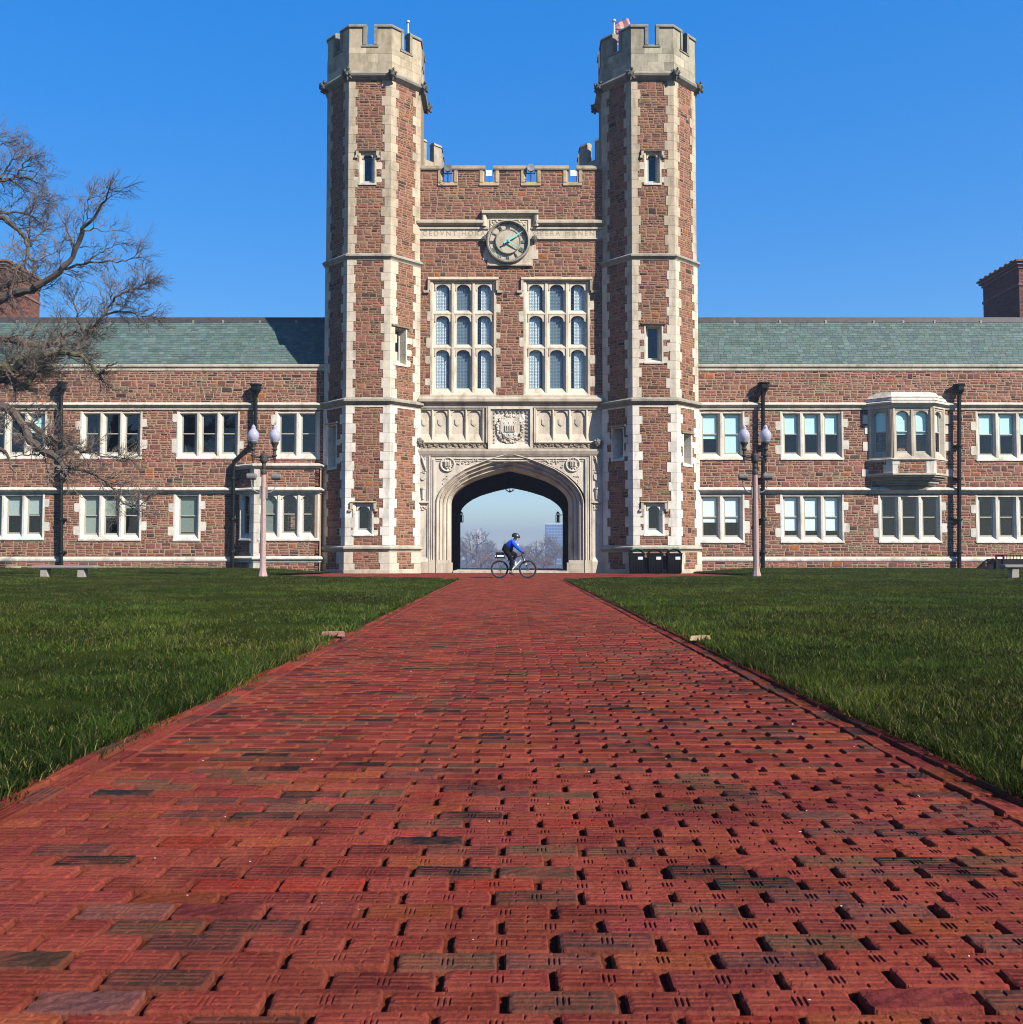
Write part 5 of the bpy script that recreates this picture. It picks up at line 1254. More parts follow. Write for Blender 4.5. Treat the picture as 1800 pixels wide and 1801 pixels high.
# ------------------------------------------------------------------ benches, bins, railing
def bench():
    T = thing('stone_bench', 'backless stone bench on the left lawn near the bare tree', 'bench', (0, 0, 0), 'stone benches on the lawns')
    b = MB(); s = [(-1.1, -.22), (1.1, -.22), (1.1, .22), (-1.1, .22)]; t = [(-1.13, -.25), (1.13, -.25), (1.13, .25), (-1.13, .25)]
    b.ext([(x, y, .33) for x, y in s], [(x, y, .37) for x, y in t]); b.ext([(x, y, .37) for x, y in t], [(x, y, .445) for x, y in t]); b.build('seat', 'concrete', T, (.27, .25, .23))
    for x in (-.74, .62):
        b = MB(); b.ext([(x - .12, -.15, -.02), (x + .14, -.15, -.02), (x + .14, .15, -.02), (x - .12, .15, -.02)], [(x - .10, -.18, .33), (x + .12, -.18, .33), (x + .12, .18, .33), (x - .10, .18, .33)]); b.build('leg', 'concrete', T, (.36, .33, .28))
    return T
B1 = bench(); B2 = copy_tree(B1); B2['label'] = 'backless stone bench cut by the right edge, before the black railing'
for B, u, Y in ((B1, 116, 35.6), (B2, 1818, 34.6)): x = at(u, 1010, Y)[0]; B.location = (x, Y, float(lawn_z(np.array(abs(x)), np.array(Y))) + .01)

def bin_(kind):
    T = thing('litter_bin', kind, 'bin', (0, 0, 0), 'black bins beside the tower foot')
    K = (.004, .004, .0045)
    b = MB(); b.ext([(-.30, -.30, .03), (.30, -.30, .03), (.30, .30, .03), (-.30, .30, .03)], [(-.34, -.34, .92), (.34, -.34, .92), (.34, .34, .92), (-.34, .34, .92)])
    for k in range(9): x = -.30 + .075 * k; b.wbox(x - .012, x + .012, -.335, -.30, .06, .88)
    b.wbox(-.355, .355, -.355, .355, .90, .96); b.build('body', 'iron', T, K)
    b = MB(); b.wbox(-.27, .27, -.27, .27, 0, .04); b.build('base', 'iron', T, K)
    return T
def bin_hood(T, green):
    b = MB(); n = 10
    for y in (-.24, .0, .24): b.tube([(.30 * math.cos(math.pi * k / n), y, .94 + .17 * math.sin(math.pi * k / n)) for k in range(n + 1)], .022, 6)
    b.tube([(-.3, -.24, .96), (-.3, .24, .96)], .02, 6); b.tube([(.3, -.24, .96), (.3, .24, .96)], .02, 6); b.build('hood_frame', 'iron', T, (.006, .006, .006))
    if green:
        b = MB(); m = 8; vs = []
        for k in range(m + 1):
            a = math.pi * (.2 + .6 * k / m)
            for y in (-.29, .29): vs += [(.31 * math.cos(a), y, .965 + .185 * math.sin(a)), (.33 * math.cos(a), y, .985 + .20 * math.sin(a))]
        b.add(vs, [q for k in range(m) for q in ((4 * k + 1, 4 * k + 3, 4 * k + 7, 4 * k + 5), (4 * k, 4 * k + 4, 4 * k + 6, 4 * k + 2), (4 * k, 4 * k + 1, 4 * k + 5, 4 * k + 4), (4 * k + 2, 4 * k + 6, 4 * k + 7, 4 * k + 3))]); b.build('lid', 'plastic', T, (.012, .17, .11))
    b = MB(); b.wbox(.02, .24, -.352, -.338, .66, .79); b.build('label_plate', 'paint', T, (.62, .72, .86) if green else (.8, .8, .78))
for i, (u, lab) in enumerate(((1120, 'black recycling bin with green lid, leftmost of the three by the tower'), (1152, 'black litter bin with plain arched top, between the green lidded bins'), (1185.5, 'black recycling bin with green lid, rightmost of the three by the tower'))):
    T = bin_(lab); bin_hood(T, i != 1); T.location = (at(u, 1000, 45.3)[0], 45.3, 0)

def railing():
    Y = 45.8; x0 = at(1752, 990, Y)[0]; z = lambda v: at(900, v, Y)[1]; x1 = 27.5
    T = thing('iron_railing', 'black iron railing and panel round the steps at the far right', 'railing', (x0, Y, .15)); K = (.010, .010, .010)
    b = MB(); b.wbox(x0 + .2, x1, Y, Y + .05, .1, z(983)); b.wbox(x0 + .25, x0 + .3, Y, Y + 1.4, .1, z(983)); b.build('panel', 'iron', T, K)
    xa = at(1722, 1003, Y)[0]; b = MB(); b.ext([(xa, Y + .02, .1), (x0 + .22, Y + .02, .1), (x0 + .22, Y + .02, z(984)), (x0 - .15, Y + .02, z(989))], [(xa, Y + .06, .1), (x0 + .22, Y + .06, .1), (x0 + .22, Y + .06, z(984)), (x0 - .15, Y + .06, z(989))]); b.build('side_panel', 'iron', T, K)
    for x in (x0, x0 + .34, x0 + 1.6, x0 + 3.2): b = MB(); b.wbox(x - .035, x + .035, Y - .05, Y + .02, .1, z(976) + (0 if x < x0 + 1 else .05)); b.build('post', 'iron', T, K)
    b = MB(); b.wbox(x0, x0 + .34, Y - .03, Y, z(977) - .05, z(977) + .03); b.wbox(x0, x1, Y - .03, Y, z(976.5) - .02, z(976.5) + .03); b.build('top_rail', 'iron', T, K)
    for k in range(26): x = x0 + .5 + .16 * k; b = MB(); b.wbox(x - .012, x + .012, Y - .025, Y, z(984), z(976)); b.build('baluster', 'iron', T, K)
    xs = at(1720, 1003, Y)[0]; b = MB(); b.tube([(xs, Y - .1, z(1002)), (at(1744, 980, Y)[0], Y - .1, z(981)), (x0, Y - .1, z(988))], .022, 6); b.build('handrail', 'iron', T, (.03, .022, .02))
    for k in range(8): f = (k + .5) / 8; x = xs + (at(1744, 980, Y)[0] - xs) * f; b = MB(); zt = z(1002) + (z(981) - z(1002)) * f; b.tube([(x, Y - .1, zt), (x, Y - .1, max(.1, zt - .45))], .010, 5); b.build('baluster', 'iron', T, K)
railing()

# ------------------------------------------------------------------ things on the battlements, in the passage
def fixtures():
    for u, lab in ((788, 'floodlight in the leftmost notch of the central battlements'), (934, 'floodlight in the third notch of the central battlements')):
        x, z = AC(u, 300), ZC(303); Y = WALL_Y + .05; T = thing('floodlight', lab, 'floodlight', (x, Y, ZC(320)), 'floodlights in the battlements')
        b = MB(); b.wbox(x - .24, x + .24, Y - .02, Y + .03, z - .06, z - .02); b.wbox(x - .025, x + .025, Y - .02, Y + .03, ZC(320), z); b.build('bracket', 'iron', T, (.03, .03, .03))
        b = MB(); b.lathe((x, Y - .15, z + .16), [(0, -.28), (.10, -.26), (.17, -.10), (.19, .06), (.19, .10), (.17, .10), (.0, .08)], 14, axis='y'); b.build('lamp_head', 'iron', T, (.16, .16, .16) if u < 900 else (.22, .27, .29))
        b = MB(); n = 22; q = .9 if u < 900 else .3
        b.tube([(x - .05 + .22 * q * math.sin(k * .6), Y - .25 - .02 * math.cos(k), z - .1 - q * .9 * (k / n) - .12 * q * math.cos(k * .6)) for k in range(n)], .010, 5); b.build('cable', 'rubber', T, (.03, .03, .035))
    for u, lab in ((860.5, 'white panel in the second notch of the central battlements'), (1009, 'white panel in the rightmost notch of the central battlements')):
        x = AC(u, 305); Y = WALL_Y - .03; z0, z1 = ZC(310), ZC(300); T = thing('white_panel', lab, 'panel', (x, Y, ZC(320)), 'white panels in the battlements')
        b = MB(); b.wbox(x - .15, x + .15, Y, Y + .04, z0, z1); b.build('board', 'paint', T, (.9, .9, .9)); b = MB(); b.tube([(x + .03, Y + .02, ZC(321)), (x + .03, Y + .02, z0)], .012, 6); b.build('post', 'iron', T, (.1, .1, .1))
    # flags
    def flag(lab, x, y, z0, z1, cols, path):
        T = thing('flag', lab, 'flag', (x, y, z0)); b = MB(); b.tube([(x, y, z0), (x, y, z1)], [.05, .04], 8); b.lathe((x, y, z1), [(.04, 0), (.10, .05), (.10, .13), (0, .18)], 10); b.build('pole', 'paint', T, (.5, .5, .5))
        n = len(path)
        for k, c in enumerate(cols):
            vs = []; m = len(cols)
            for i, (tx, tz, bx, bz, yo) in enumerate(path):
                f0, f1 = k / m, (k + 1) / m
                for f in (f0, f1): vs += [(x + tx + (bx - tx) * f, y + yo + .06 * f, z1 + tz + (bz - tz) * f), (x + tx + (bx - tx) * f, y + yo + .06 * f + .012, z1 + tz + (bz - tz) * f)]
            b = MB(); b.add(vs, [q for i in range(n - 1) for q in ((4 * i, 4 * i + 4, 4 * i + 6, 4 * i + 2), (4 * i + 1, 4 * i + 3, 4 * i + 7, 4 * i + 5), (4 * i, 4 * i + 1, 4 * i + 5, 4 * i + 4), (4 * i + 2, 4 * i + 6, 4 * i + 7, 4 * i + 3))]); b.build('stripe', 'cloth', T, c, smooth=False)
    Y = 48.6; px, pz = at(1080, 40, Y); z0 = Z_CB_ = zt_(120)
    r, w = (.34, .006, .012), (.52, .52, .54)
    flag('furled red and white striped flag on its pole above the right front tower', px, Y, z0, at(1080, 40, Y)[1], [r, w] * 6 + [r],
         [(.02, -.1, .02, -.95, 0), (.25, .02, .42, -.62, -.05), (.42, .12, .62, -.40, .03), (.60, .20, .78, -.12, -.04), (.74, .24, .86, -.02, .02)])
    px2, _ = at(1088, 60, Y)
    T = bpy.data.objects['flag']
    b = MB()
    for k in range(9):
        zz = at(1088, 47 + 3.6 * k, Y)[1]; zz2 = at(1088, 47 + 3.6 * (k + 1), Y)[1]
        b.add([(px + .14, Y - .02, zz), (px + .14 + .26, Y - .05 + .03 * (k % 2), zz - .06), (px + .14 + .27, Y - .05, zz2 - .06), (px + .14, Y, zz2)], [(0, 1, 2, 3)], r if k % 2 else w)
    b.build('fold', 'cloth', T, (1, 1, 1))
    px, pz = at(718, 42, Y)
    flag('small white and green flag on its pole above the left front tower', px, Y, z0, pz, [(.8, .8, .8), (.75, .78, .78), (.03, .30, .20)], [(.02, -.25, .0, -.9, 0), (.12, -.5, .06, -1.15, -.05), (.22, -.75, .2, -1.2, .02), (.30, -.95, .26, -1.3, 0)])
    # lanterns
    x, z = at(897, 858, 54.0)[0], at(897, 858, 54.0)[1]; T = thing('hanging_lantern', 'dark iron lantern hanging at the crown of the passage', 'lantern', (x, 54.0, z)); K = (.02, .02, .02)
    b = MB(); b.lathe((x, 54, z - .02), [(.30, 0), (.32, .05), (.25, .10), (.03, .14), (.02, 1.5), (0, 1.5)], 10); b.build('canopy', 'iron', T, K)
    for k in range(8): a = k * math.pi / 4; b = MB(); b.tube([(x + .27 * math.cos(a), 54 + .27 * math.sin(a), z - .02), (x + .22 * math.cos(a), 54 + .22 * math.sin(a), z - .14), (x + .08 * math.cos(a), 54 + .08 * math.sin(a), z - .22)], .016, 5); b.build('rib', 'iron', T, K)
    b = MB(); b.blob((x, 54, z - .20), .07, 8); b.build('finial', 'iron', T, K)
    for u, s, lab in ((811.5, 1, 'dark iron wall lantern on the left side of the passage'), (981.5, -1, 'dark iron wall lantern on the right side of the passage')):
        x, z = at(u, 912, 54.1); Y = 54.1; T = thing('wall_lantern', lab, 'lantern', (x, Y, z), 'wall lanterns in the passage'); w = .11
        b = MB(); b.wbox(x - w, x + w, Y - w, Y + w, z + .18, z + .23); b.wbox(x - w, x + w, Y - w, Y + w, z - .22, z - .18); b.lathe((x, Y, z + .27), [(.12, 0), (.05, .10), (0, .14)], 6); b.tube([(x, Y, z + .2), (x - s * .5, Y, z + .2)], .025, 6); b.build('frame', 'iron', T, K)
        for dx in (-1, 1):
            for dy in (-1, 1): b = MB(); b.wbox(x + dx * w - .015, x + dx * w + .015, Y + dy * w - .015, Y + dy * w + .015, z - .2, z + .2); b.build('bar', 'iron', T, K)
        b = MB(); b.wbox(x - .06, x + .06, Y - .06, Y + .06, z - .18, z + .18); b.build('dark_filler', 'iron', T, K)  # solid block added inside to make the lantern look dark
        b = MB(); b.tube([(x + .07 * math.cos(k * .7), Y - w, z - .15 + .03 * k) for k in range(10)], .012, 5); b.build('scroll', 'iron', T, K)
fixtures()

# ------------------------------------------------------------------ bicycle and rider
BX, BY = at(899, 1010, 36.9)[0], 36.9
def bp(x, z, y=0.0): return (BX + x, BY + y, z)
def bicycle():
    T = thing('bicycle', 'dark mountain bicycle with silver down tube ridden across the path before the arch', 'bicycle', (BX, BY, 0)); K = (.012, .012, .013)
    for wx in (-.43, .64):
        n = 40; r = .30; zc = .338
        b = MB(); b.tube([bp(wx + (r + .012) * math.cos(2 * math.pi * k / n), zc + (r + .010) * math.sin(2 * math.pi * k / n)) for k in range(n)], .030, 8, None, True); w = b.build('wheel', 'rubber', T, (.015, .015, .016))
        b = MB(); b.tube([bp(wx + .272 * math.cos(2 * math.pi * k / n), zc + .272 * math.sin(2 * math.pi * k / n)) for k in range(n)], .013, 6, None, True); b.build('rim', 'chrome', w, (.6, .6, .6))
        b = MB()
        for k in range(28): a = 2 * math.pi * k / 28; s = .03 if k % 2 else -.03; b.tube([bp(wx + .02 * math.cos(a + .8), zc + .02 * math.sin(a + .8), s), bp(wx + .268 * math.cos(a), zc + .268 * math.sin(a))], .0022, 3)
        b.build('spokes', 'chrome', w, (.35, .35, .35))
        b = MB(); b.tube([bp(wx, zc, -.06), bp(wx, zc, .06)], .025, 8); b.tube([bp(wx + .05 * math.cos(k), zc + .05 * math.sin(k), -.045) for k in np.linspace(0, 5.9, 12)], .008, 4); b.build('hub', 'chrome', w, (.5, .5, .5))
    b = MB(); BB, SC_, ST, HT, HB, RA = (.02, .30), (-.11, .72), (-.17, .94), (.42, .86), (.455, .75), (-.43, .338)
    b.tube([bp(*SC_), bp(*HT)], .018, 8); b.tube([bp(*BB), bp(*ST)], .016, 8)
    for y in (-.06, .06): b.tube([bp(*RA, y), bp(BB[0], BB[1], y * .5)], .011, 6); b.tube([bp(*RA, y), bp(SC_[0], SC_[1] - .04, y * .4)], .009, 6)
    b.tube([bp(*HT), bp(*HB)], .026, 8); b.build('frame', 'plastic', T, K)
    b = MB(); b.tube([bp(*BB), bp(HB[0], HB[1] + .01)], .024, 8); b.build('down_tube', 'plastic', T, (.72, .72, .72))
    b = MB()
    for y in (-.05, .05): b.tube([bp(HB[0] + .01, HB[1], y), bp(.555, .58, y), bp(.64, .338, y)], [.018, .020, .013], 8)
    b.tube([bp(HB[0], HB[1] - .01, -.06), bp(HB[0], HB[1] - .01, .06)], .022, 8); b.build('fork', 'plastic', T, K)
    b = MB(); b.wbox(BX + .555, BX + .59, BY - .07, BY - .055, .50, .56); b.wbox(BX + .50, BX + .52, BY - .07, BY - .055, .66, .74); b.build('fork_decal', 'paint', T, (.8, .8, .8))
    b = MB(); b.tube([bp(*HT), bp(.405, .93), bp(.46, .955)], .018, 8); b.tube([bp(.44, .955, -.31), bp(.475, .955, -.10), bp(.475, .955, .10), bp(.44, .955, .31)], .014, 8); b.build('handlebar', 'plastic', T, K)
    for s in (-1, 1): b = MB(); b.tube([bp(.442, .955, s * .30), bp(.462, .955, s * .20)], .019, 8); b.tube([bp(.47, .95, s * .17), bp(.53, .92, s * .2), bp(.53, .915, s * .28)], .007, 5); b.build('grip', 'rubber', T, K)
    b = MB(); b.ext([bp(-.30, .93, -.07), bp(-.05, .94, -.02), bp(-.05, .94, .02), bp(-.30, .93, .07)], [bp(-.31, .97, -.08), bp(-.04, .965, -.025), bp(-.04, .965, .025), bp(-.31, .97, .08)]); b.build('saddle', 'rubber', T, K)
    b = MB(); b.tube([bp(.02 + .09 * math.cos(2 * math.pi * k / 20), .30 + .09 * math.sin(2 * math.pi * k / 20), -.05) for k in range(20)], .006, 5, None, True); b.tube([bp(.02, .30, -.07), bp(.055, .135, -.07)], .012, 6); b.tube([bp(.02, .30, .07), bp(-.015, .465, .07)], .012, 6); b.build('crank', 'chrome', T, (.3, .3, .3))
    for x, z, y in ((.055, .135, -.12), (-.015, .465, .12)): b = MB(); b.wbox(BX + x - .045, BX + x + .045, BY + y - .05, BY + y + .05, z - .012, z + .012); b.build('pedal', 'rubber', T, K)
    b = MB(); b.tube([bp(-.43, .385, -.05), bp(.02, .39, -.05)], .005, 4); b.tube([bp(-.43, .29, -.05), bp(.02, .21, -.05)], .005, 4); b.tube([bp(-.40, .30, -.055), bp(-.39, .20, -.055)], .01, 5); b.build('chain', 'iron', T, (.06, .06, .06))
    b = MB()
    for y in (-.07, .07): b.tube([bp(-.62, .755, y), bp(-.16, .755, y)], .007, 5); b.tube([bp(-.43, .36, y), bp(-.52, .755, y)], .006, 5); b.tube([bp(-.43, .36, y), bp(-.30, .755, y)], .006, 5)
    b.build('rack', 'iron', T, K)
    b = MB(); b.lathe((BX + .17, BY, .50), [(.0, 0), (.034, .0), (.036, .16), (.02, .19), (.02, .215), (0, .22)], 10); b.build('bottle', 'plastic', T, (.75, .75, .72))
    t2 = thing('rack_bag', 'black bag with white panel strapped on the rear rack of the bicycle', 'bag', bp(-.42, .77))
    b = MB(); b.ext([bp(-.62, .765, -.10), bp(-.22, .765, -.10), bp(-.22, .765, .10), bp(-.62, .765, .10)], [bp(-.57, .98, -.08), bp(-.29, .98, -.08), bp(-.29, .98, .08), bp(-.57, .98, .08)]); b.build('bag_body', 'cloth', t2, K)
    b = MB(); b.wbox(BX - .53, BX - .27, BY - .118, BY - .09, .81, .87); b.wbox(BX - .60, BX - .57, BY - .112, BY - .09, .81, .86); b.build('reflective_patch', 'paint', t2, (.72, .78, .82))
bicycle()

def skin_obj(name, verts, edges, radii, mat, parent, col, root=0, sub=2, **k):
    me = bpy.data.meshes.new(name); me.from_pydata(verts, edges, []); o = new_obj(name, me, parent, **k)
    me.materials.append(MATS[mat]); m = o.modifiers.new('skin', 'SKIN'); m.use_smooth_shade = True
    for i, sv in enumerate(me.skin_vertices[0].data):
        r = radii[i]; sv.radius = r if isinstance(r, tuple) else (r, r); sv.use_root = (i == root)
    if sub: s = o.modifiers.new('sub', 'SUBSURF'); s.levels = s.render_levels = sub
    # bake the surface, so that it carries the face tint as everything else does
    dg = bpy.context.evaluated_depsgraph_get(); ev = o.evaluated_get(dg); m2 = bpy.data.meshes.new_from_object(ev)
    o.modifiers.clear(); o.data = m2; a = m2.attributes.new('tint', 'FLOAT_COLOR', 'FACE'); a.data.foreach_set('color', np.ones(len(m2.polygons) * 4, np.float32))
    m2.materials.clear(); m2.materials.append(MATS[mat]); m2.shade_smooth(); o.color = (*col, 1)
    return o
def rider():
    T = thing('person', 'cyclist in bright blue jacket, black trousers and black helmet riding past the arch', 'person', bp(-.15, .9))
    hip, waist, chest, neck, head, chin = bp(-.15, 1.03), bp(-.10, 1.16), bp(.0, 1.33), bp(.10, 1.43), bp(.185, 1.53), bp(.235, 1.49)
    V, E, Rr = [], [], []
    def chain(pts, rs, frm=None):
        i0 = len(V); prev = frm
        for p, r in zip(pts, rs):
            V.append(p); Rr.append(r); i = len(V) - 1
            if prev is not None: E.append((prev, i))
            prev = i
        return list(range(i0, len(V)))
    legs = [[bp(-.14, 1.0, -.09), bp(.05, .64, -.10), bp(-.02, .25, -.11)], [bp(-.14, 1.0, .09), bp(.235, .90, .11), bp(-.03, .60, .11)]]
    arms = [[bp(.045, 1.37, -.19), bp(.215, 1.17, -.25), bp(.43, .99, -.26)], [bp(.045, 1.37, .19), bp(.235, 1.18, .25), bp(.43, .99, .26)]]
    tr = chain([hip, waist, chest, neck, head, chin], [.11, .10, .12, .06, .09, .07])
    for l in legs: chain(l, [.085, .06, .042], tr[0])
    for a in arms: chain(a, [.06, .045, .032], tr[2])
    skin_obj('body', V, E, Rr, 'skin', T, (.30, .15, .10))
    V, E, Rr = [], [], []; tr = chain([bp(-.16, 1.06), bp(-.10, 1.16), bp(-.01, 1.32), bp(.09, 1.43)], [(.15, .18), (.165, .20), (.165, .21), (.09, .11)])
    for a in arms: chain([a[0], a[1], (a[2][0] + .02, a[2][1], a[2][2] - .01)], [.085, .070, .052], tr[2])
    skin_obj('jacket', V, E, Rr, 'cloth', T, (.012, .085, .72))
    V, E, Rr = [], [], []; chain([bp(-.22, .95), bp(-.165, 1.05), bp(-.105, 1.16), bp(-.055, 1.26)], [(.17, .20), (.185, .21), (.19, .225), (.18, .22)]); skin_obj('jacket_waist', V, E, Rr, 'cloth', T, (.006, .007, .008))
    V, E, Rr = [], [], []; tr = chain([bp(-.13, 1.12), bp(-.15, 1.05), bp(-.155, .98)], [(.16, .18), (.165, .18), (.15, .17)])
    for l in legs: chain([(l[0][0] + .02, l[0][1], l[0][2] - .05), l[1], (l[2][0], l[2][1], l[2][2] + .02)], [.115, .086, .062], tr[2])
    skin_obj('trousers', V, E, Rr, 'cloth', T, (.005, .006, .009))
    for l in legs:
        x, y, z = l[2]; V, E, Rr = [], [], []; chain([(x - .05, y, z - .045), (x + .03, y, z - .07), (x + .15, y, z - .105)], [(.045, .05), (.048, .045), (.03, .035)]); skin_obj('shoe', V, E, Rr, 'rubber', T, (.018, .018, .02))
    for a in arms:                                       # gloved hands closed round the grips
        x, y, z = a[2]; V, E, Rr = [], [], []; p = chain([(x - .03, y, z + .02), (x + .01, y, z + .005), (x + .035, y, z - .01)], [.036, .040, .034])
        s = 1 if y > BY else -1
        for k in range(4): yy = y + (k - 1.5) * .021; chain([(x + .055, yy, z - .012 - .002 * k), (x + .078, yy, z - .035), (x + .068, yy, z - .062), (x + .042 + .003 * k, yy, z - .064)], [.011, .010, .009, .008], p[2])
        chain([(x + .01, y - s * .045, z - .01), (x + .025, y - s * .062, z - .035), (x + .045, y - s * .06, z - .05)], [.012, .011, .009], p[1])
        skin_obj('glove', V, E, Rr, 'rubber', T, (.014, .014, .015), sub=1)
    cx, cz = .185, 1.545
    b = MB(); n = 14
    rings = [(0.01, 1.0), (.38, .94), (.66, .78), (.88, .5), (.99, .15), (1.0, -.15), (.95, -.42)]
    vs = []
    for r, h in rings:
        for k in range(n):
            a = 2 * math.pi * k / n; fx = .155 if math.cos(a) > 0 else .165; px, pz = r * fx * math.cos(a), h * .125 - .03 * math.cos(a) * r
            vs.append(bp(cx + px + .01, cz + .045 + pz, r * .115 * math.sin(a)))
    b.add(vs, [(i * n + k, i * n + (k + 1) % n, (i + 1) * n + (k + 1) % n, (i + 1) * n + k) for i in range(len(rings) - 1) for k in range(n)] + [tuple(range(n))]); h = b.build('helmet', 'plastic', T, (.02, .02, .018), smooth=True)
    b = MB()
    for y in (-.06, 0, .06): b.tube([bp(cx - .10, cz + .15 - abs(y) * .4, y), bp(cx + .03, cz + .168 - abs(y) * .4, y), bp(cx + .12, cz + .11 - abs(y) * .4, y)], .012, 5)
    b.build('helmet_vent', 'rubber', h, (.06, .06, .055))
    b = MB(); b.blob(bp(cx + .125, cz - .02), .022, 7, (1.2, .7, 1)); b.blob(bp(cx + .10, cz - .075), .02, 6, (1, 1.4, .5)); b.build('nose', 'skin', T, (.30, .15, .10))
    for s in (-1, 1):
        b = MB(); b.blob(bp(cx + .10, cz + .005, s * .034), .012, 6); b.build('eye', 'plastic', T, (.03, .02, .02)); b = MB(); b.blob(bp(cx - .0, cz - .02, s * .088), .028, 7, (.7, .4, 1.1)); b.build('ear', 'skin', T, (.30, .15, .10))
    b = MB(); b.tube([bp(cx - .03, cz + .0, -.093), bp(cx + .03, cz - .09, -.06), bp(cx + .06, cz - .115, 0), bp(cx + .03, cz - .09, .06), bp(cx - .03, cz, .093)], .007, 5); b.build('chin_strap', 'rubber', T, (.015, .015, .015))
    b = MB(); b.ext([bp(.245, 1.24, -.318), bp(.29, 1.24, -.318), bp(.29, 1.30, -.30), bp(.245, 1.30, -.30)], [bp(.245, 1.24, -.28), bp(.29, 1.24, -.28), bp(.29, 1.30, -.26), bp(.245, 1.30, -.26)]); b.build('sleeve_badge', 'paint', T, (.75, .75, .75))
rider()

# ------------------------------------------------------------------ the bare tree on the left
def bare_tree():
    T = thing('bare_tree', 'large leafless tree with mossy limbs reaching in from the left edge', 'tree', (-23.4, 37.5, 0))
    BKL, MOSS = (.105, .085, .068), (.10, .092, .045)
    Y0 = 37.5; q = random.Random(21)
    def P(u, v, dy=0): x, z = at(u, v, Y0 + dy); return (x, Y0 + dy, z)
    b = MB(); b.tube([(-23.5, Y0, -.1), (-23.45, Y0, .35), (-23.4, Y0, 1.2), (-23.3, Y0, 3.2), P(-175, 730), P(-150, 600), P(-125, 430), P(-100, 300), P(-70, 170)], [.75, .58, .50, .46, .40, .34, .27, .18, .08], 12); b.build('trunk', 'bark', T, BKL)
    limbs = [  # pixel paths along which the real limbs run, with radii in metres and depth drift
        ([(-150, 600), (-60, 560), (0, 527), (35, 515), (65, 504), (105, 478), (128, 450), (145, 410), (160, 390), (180, 360), (196, 338)], .24, .02, -2.0, BKL),
        ([(105, 476), (130, 470), (150, 463), (175, 461), (200, 462), (222, 458), (240, 449)], .06, .012, -1.0, BKL),
        ([(150, 463), (170, 450), (190, 437), (207, 428)], .035, .01, .6, BKL),
        ([(128, 450), (127, 430), (122, 412), (112, 390), (100, 366)], .05, .01, .8, BKL),
        ([(145, 408), (152, 385), (155, 360), (160, 345)], .04, .01, -.5, BKL),
        ([(145, 410), (165, 403), (185, 408), (207, 404)], .035, .01, .6, BKL),
        ([(-150, 660), (-60, 615), (0, 596), (40, 602), (75, 609), (98, 603), (120, 590), (142, 583)], .26, .05, 1.5, BKL),
        ([(-160, 690), (-50, 665), (0, 648), (20, 652), (45, 632), (70, 627), (95, 621), (120, 620), (142, 627), (160, 640), (172, 660)], .22, .05, -1.2, MOSS),
        ([(130, 612), (140, 598), (155, 588), (170, 570), (182, 556), (195, 535), (210, 518), (232, 510), (255, 500)], .10, .015, -1.0, BKL),
        ([(182, 556), (205, 549), (228, 549), (250, 556), (272, 558)], .05, .012, .8, BKL),
        ([(195, 535), (197, 515), (193, 505)], .03, .01, .5, BKL),
        ([(215, 515), (235, 512), (250, 498), (258, 492)], .03, .01, -.6, BKL),
        ([(150, 586), (136, 565), (136, 548), (130, 535), (132, 522)], .06, .012, .5, BKL),
        ([(-150, 690), (-60, 690), (0, 668), (22, 672), (38, 684), (50, 668), (56, 650), (62, 640)], .24, .13, .8, MOSS),
        ([(38, 684), (50, 672), (62, 655), (85, 635)], .14, .08, -.5, MOSS),
        ([(-150, 720), (-60, 690), (0, 712), (22, 722), (40, 745), (55, 775), (78, 795), (100, 805), (112, 818)], .24, .10, -2.6, BKL),
        ([(100, 805), (112, 822), (145, 826), (170, 838), (190, 850), (204, 866), (218, 884), (232, 891), (246, 889), (258, 883)], .075, .012, -1.0, BKL),
        ([(80, 768), (100, 775), (115, 776), (130, 785), (143, 795), (160, 795), (178, 802), (205, 804), (225, 806)], .085, .015, -1.0, BKL),
        ([(40, 745), (60, 750), (80, 768)], .12, .09, -.3, BKL),
        ([(-110, 380), (-50, 330), (0, 318), (15, 316), (30, 311), (50, 315), (70, 322), (85, 312)], .13, .012, .8, BKL),
        ([(0, 318), (10, 300), (20, 285), (35, 275)], .05, .01, .3, BKL), ([(30, 312), (40, 295), (50, 280), (62, 275)], .05, .01, -.4, BKL), ([(28, 318), (42, 332), (60, 340), (74, 350)], .04, .01, .4, BKL),
        ([(-120, 450), (-50, 400), (0, 376), (15, 374), (35, 374), (58, 380)], .12, .02, 1.0, BKL), ([(40, 375), (55, 365), (68, 352)], .03, .01, .4, BKL),
        ([(-120, 470), (-50, 410), (0, 383), (18, 392), (35, 405), (45, 420), (50, 440), (45, 455), (30, 480), (20, 510)], .15, .03, -.8, BKL), ([(48, 438), (62, 420), (75, 405), (85, 390)], .05, .01, .8, BKL), ([(48, 425), (54, 400), (55, 380), (58, 362)], .04, .01, -.4, BKL),
        ([(45, 445), (60, 460), (75, 452), (95, 445)], .05, .012, .3, BKL),
        ([(-80, 230), (-30, 245), (0, 242), (8, 240)], .06, .01, .5, BKL), ([(-80, 300), (-30, 270), (0, 255), (12, 250)], .05, .01, .5, BKL),
        ([(-140, 560), (-60, 500), (0, 505), (15, 500), (30, 497), (50, 490), (60, 478)], .14, .03, 1.8, BKL), ([(-150, 640), (-50, 640), (0, 650), (15, 640), (35, 620), (55, 595), (70, 565)], .12, .03, 2.2, MOSS),
        ([(-150, 760), (-60, 760), (0, 790), (12, 800), (22, 822), (25, 842)], .12, .02, -3.0, BKL),
        ([(78, 795), (60, 800), (40, 800), (10, 808)], .05, .01, .5, BKL)]
    tw = MB(); cnt = [0]
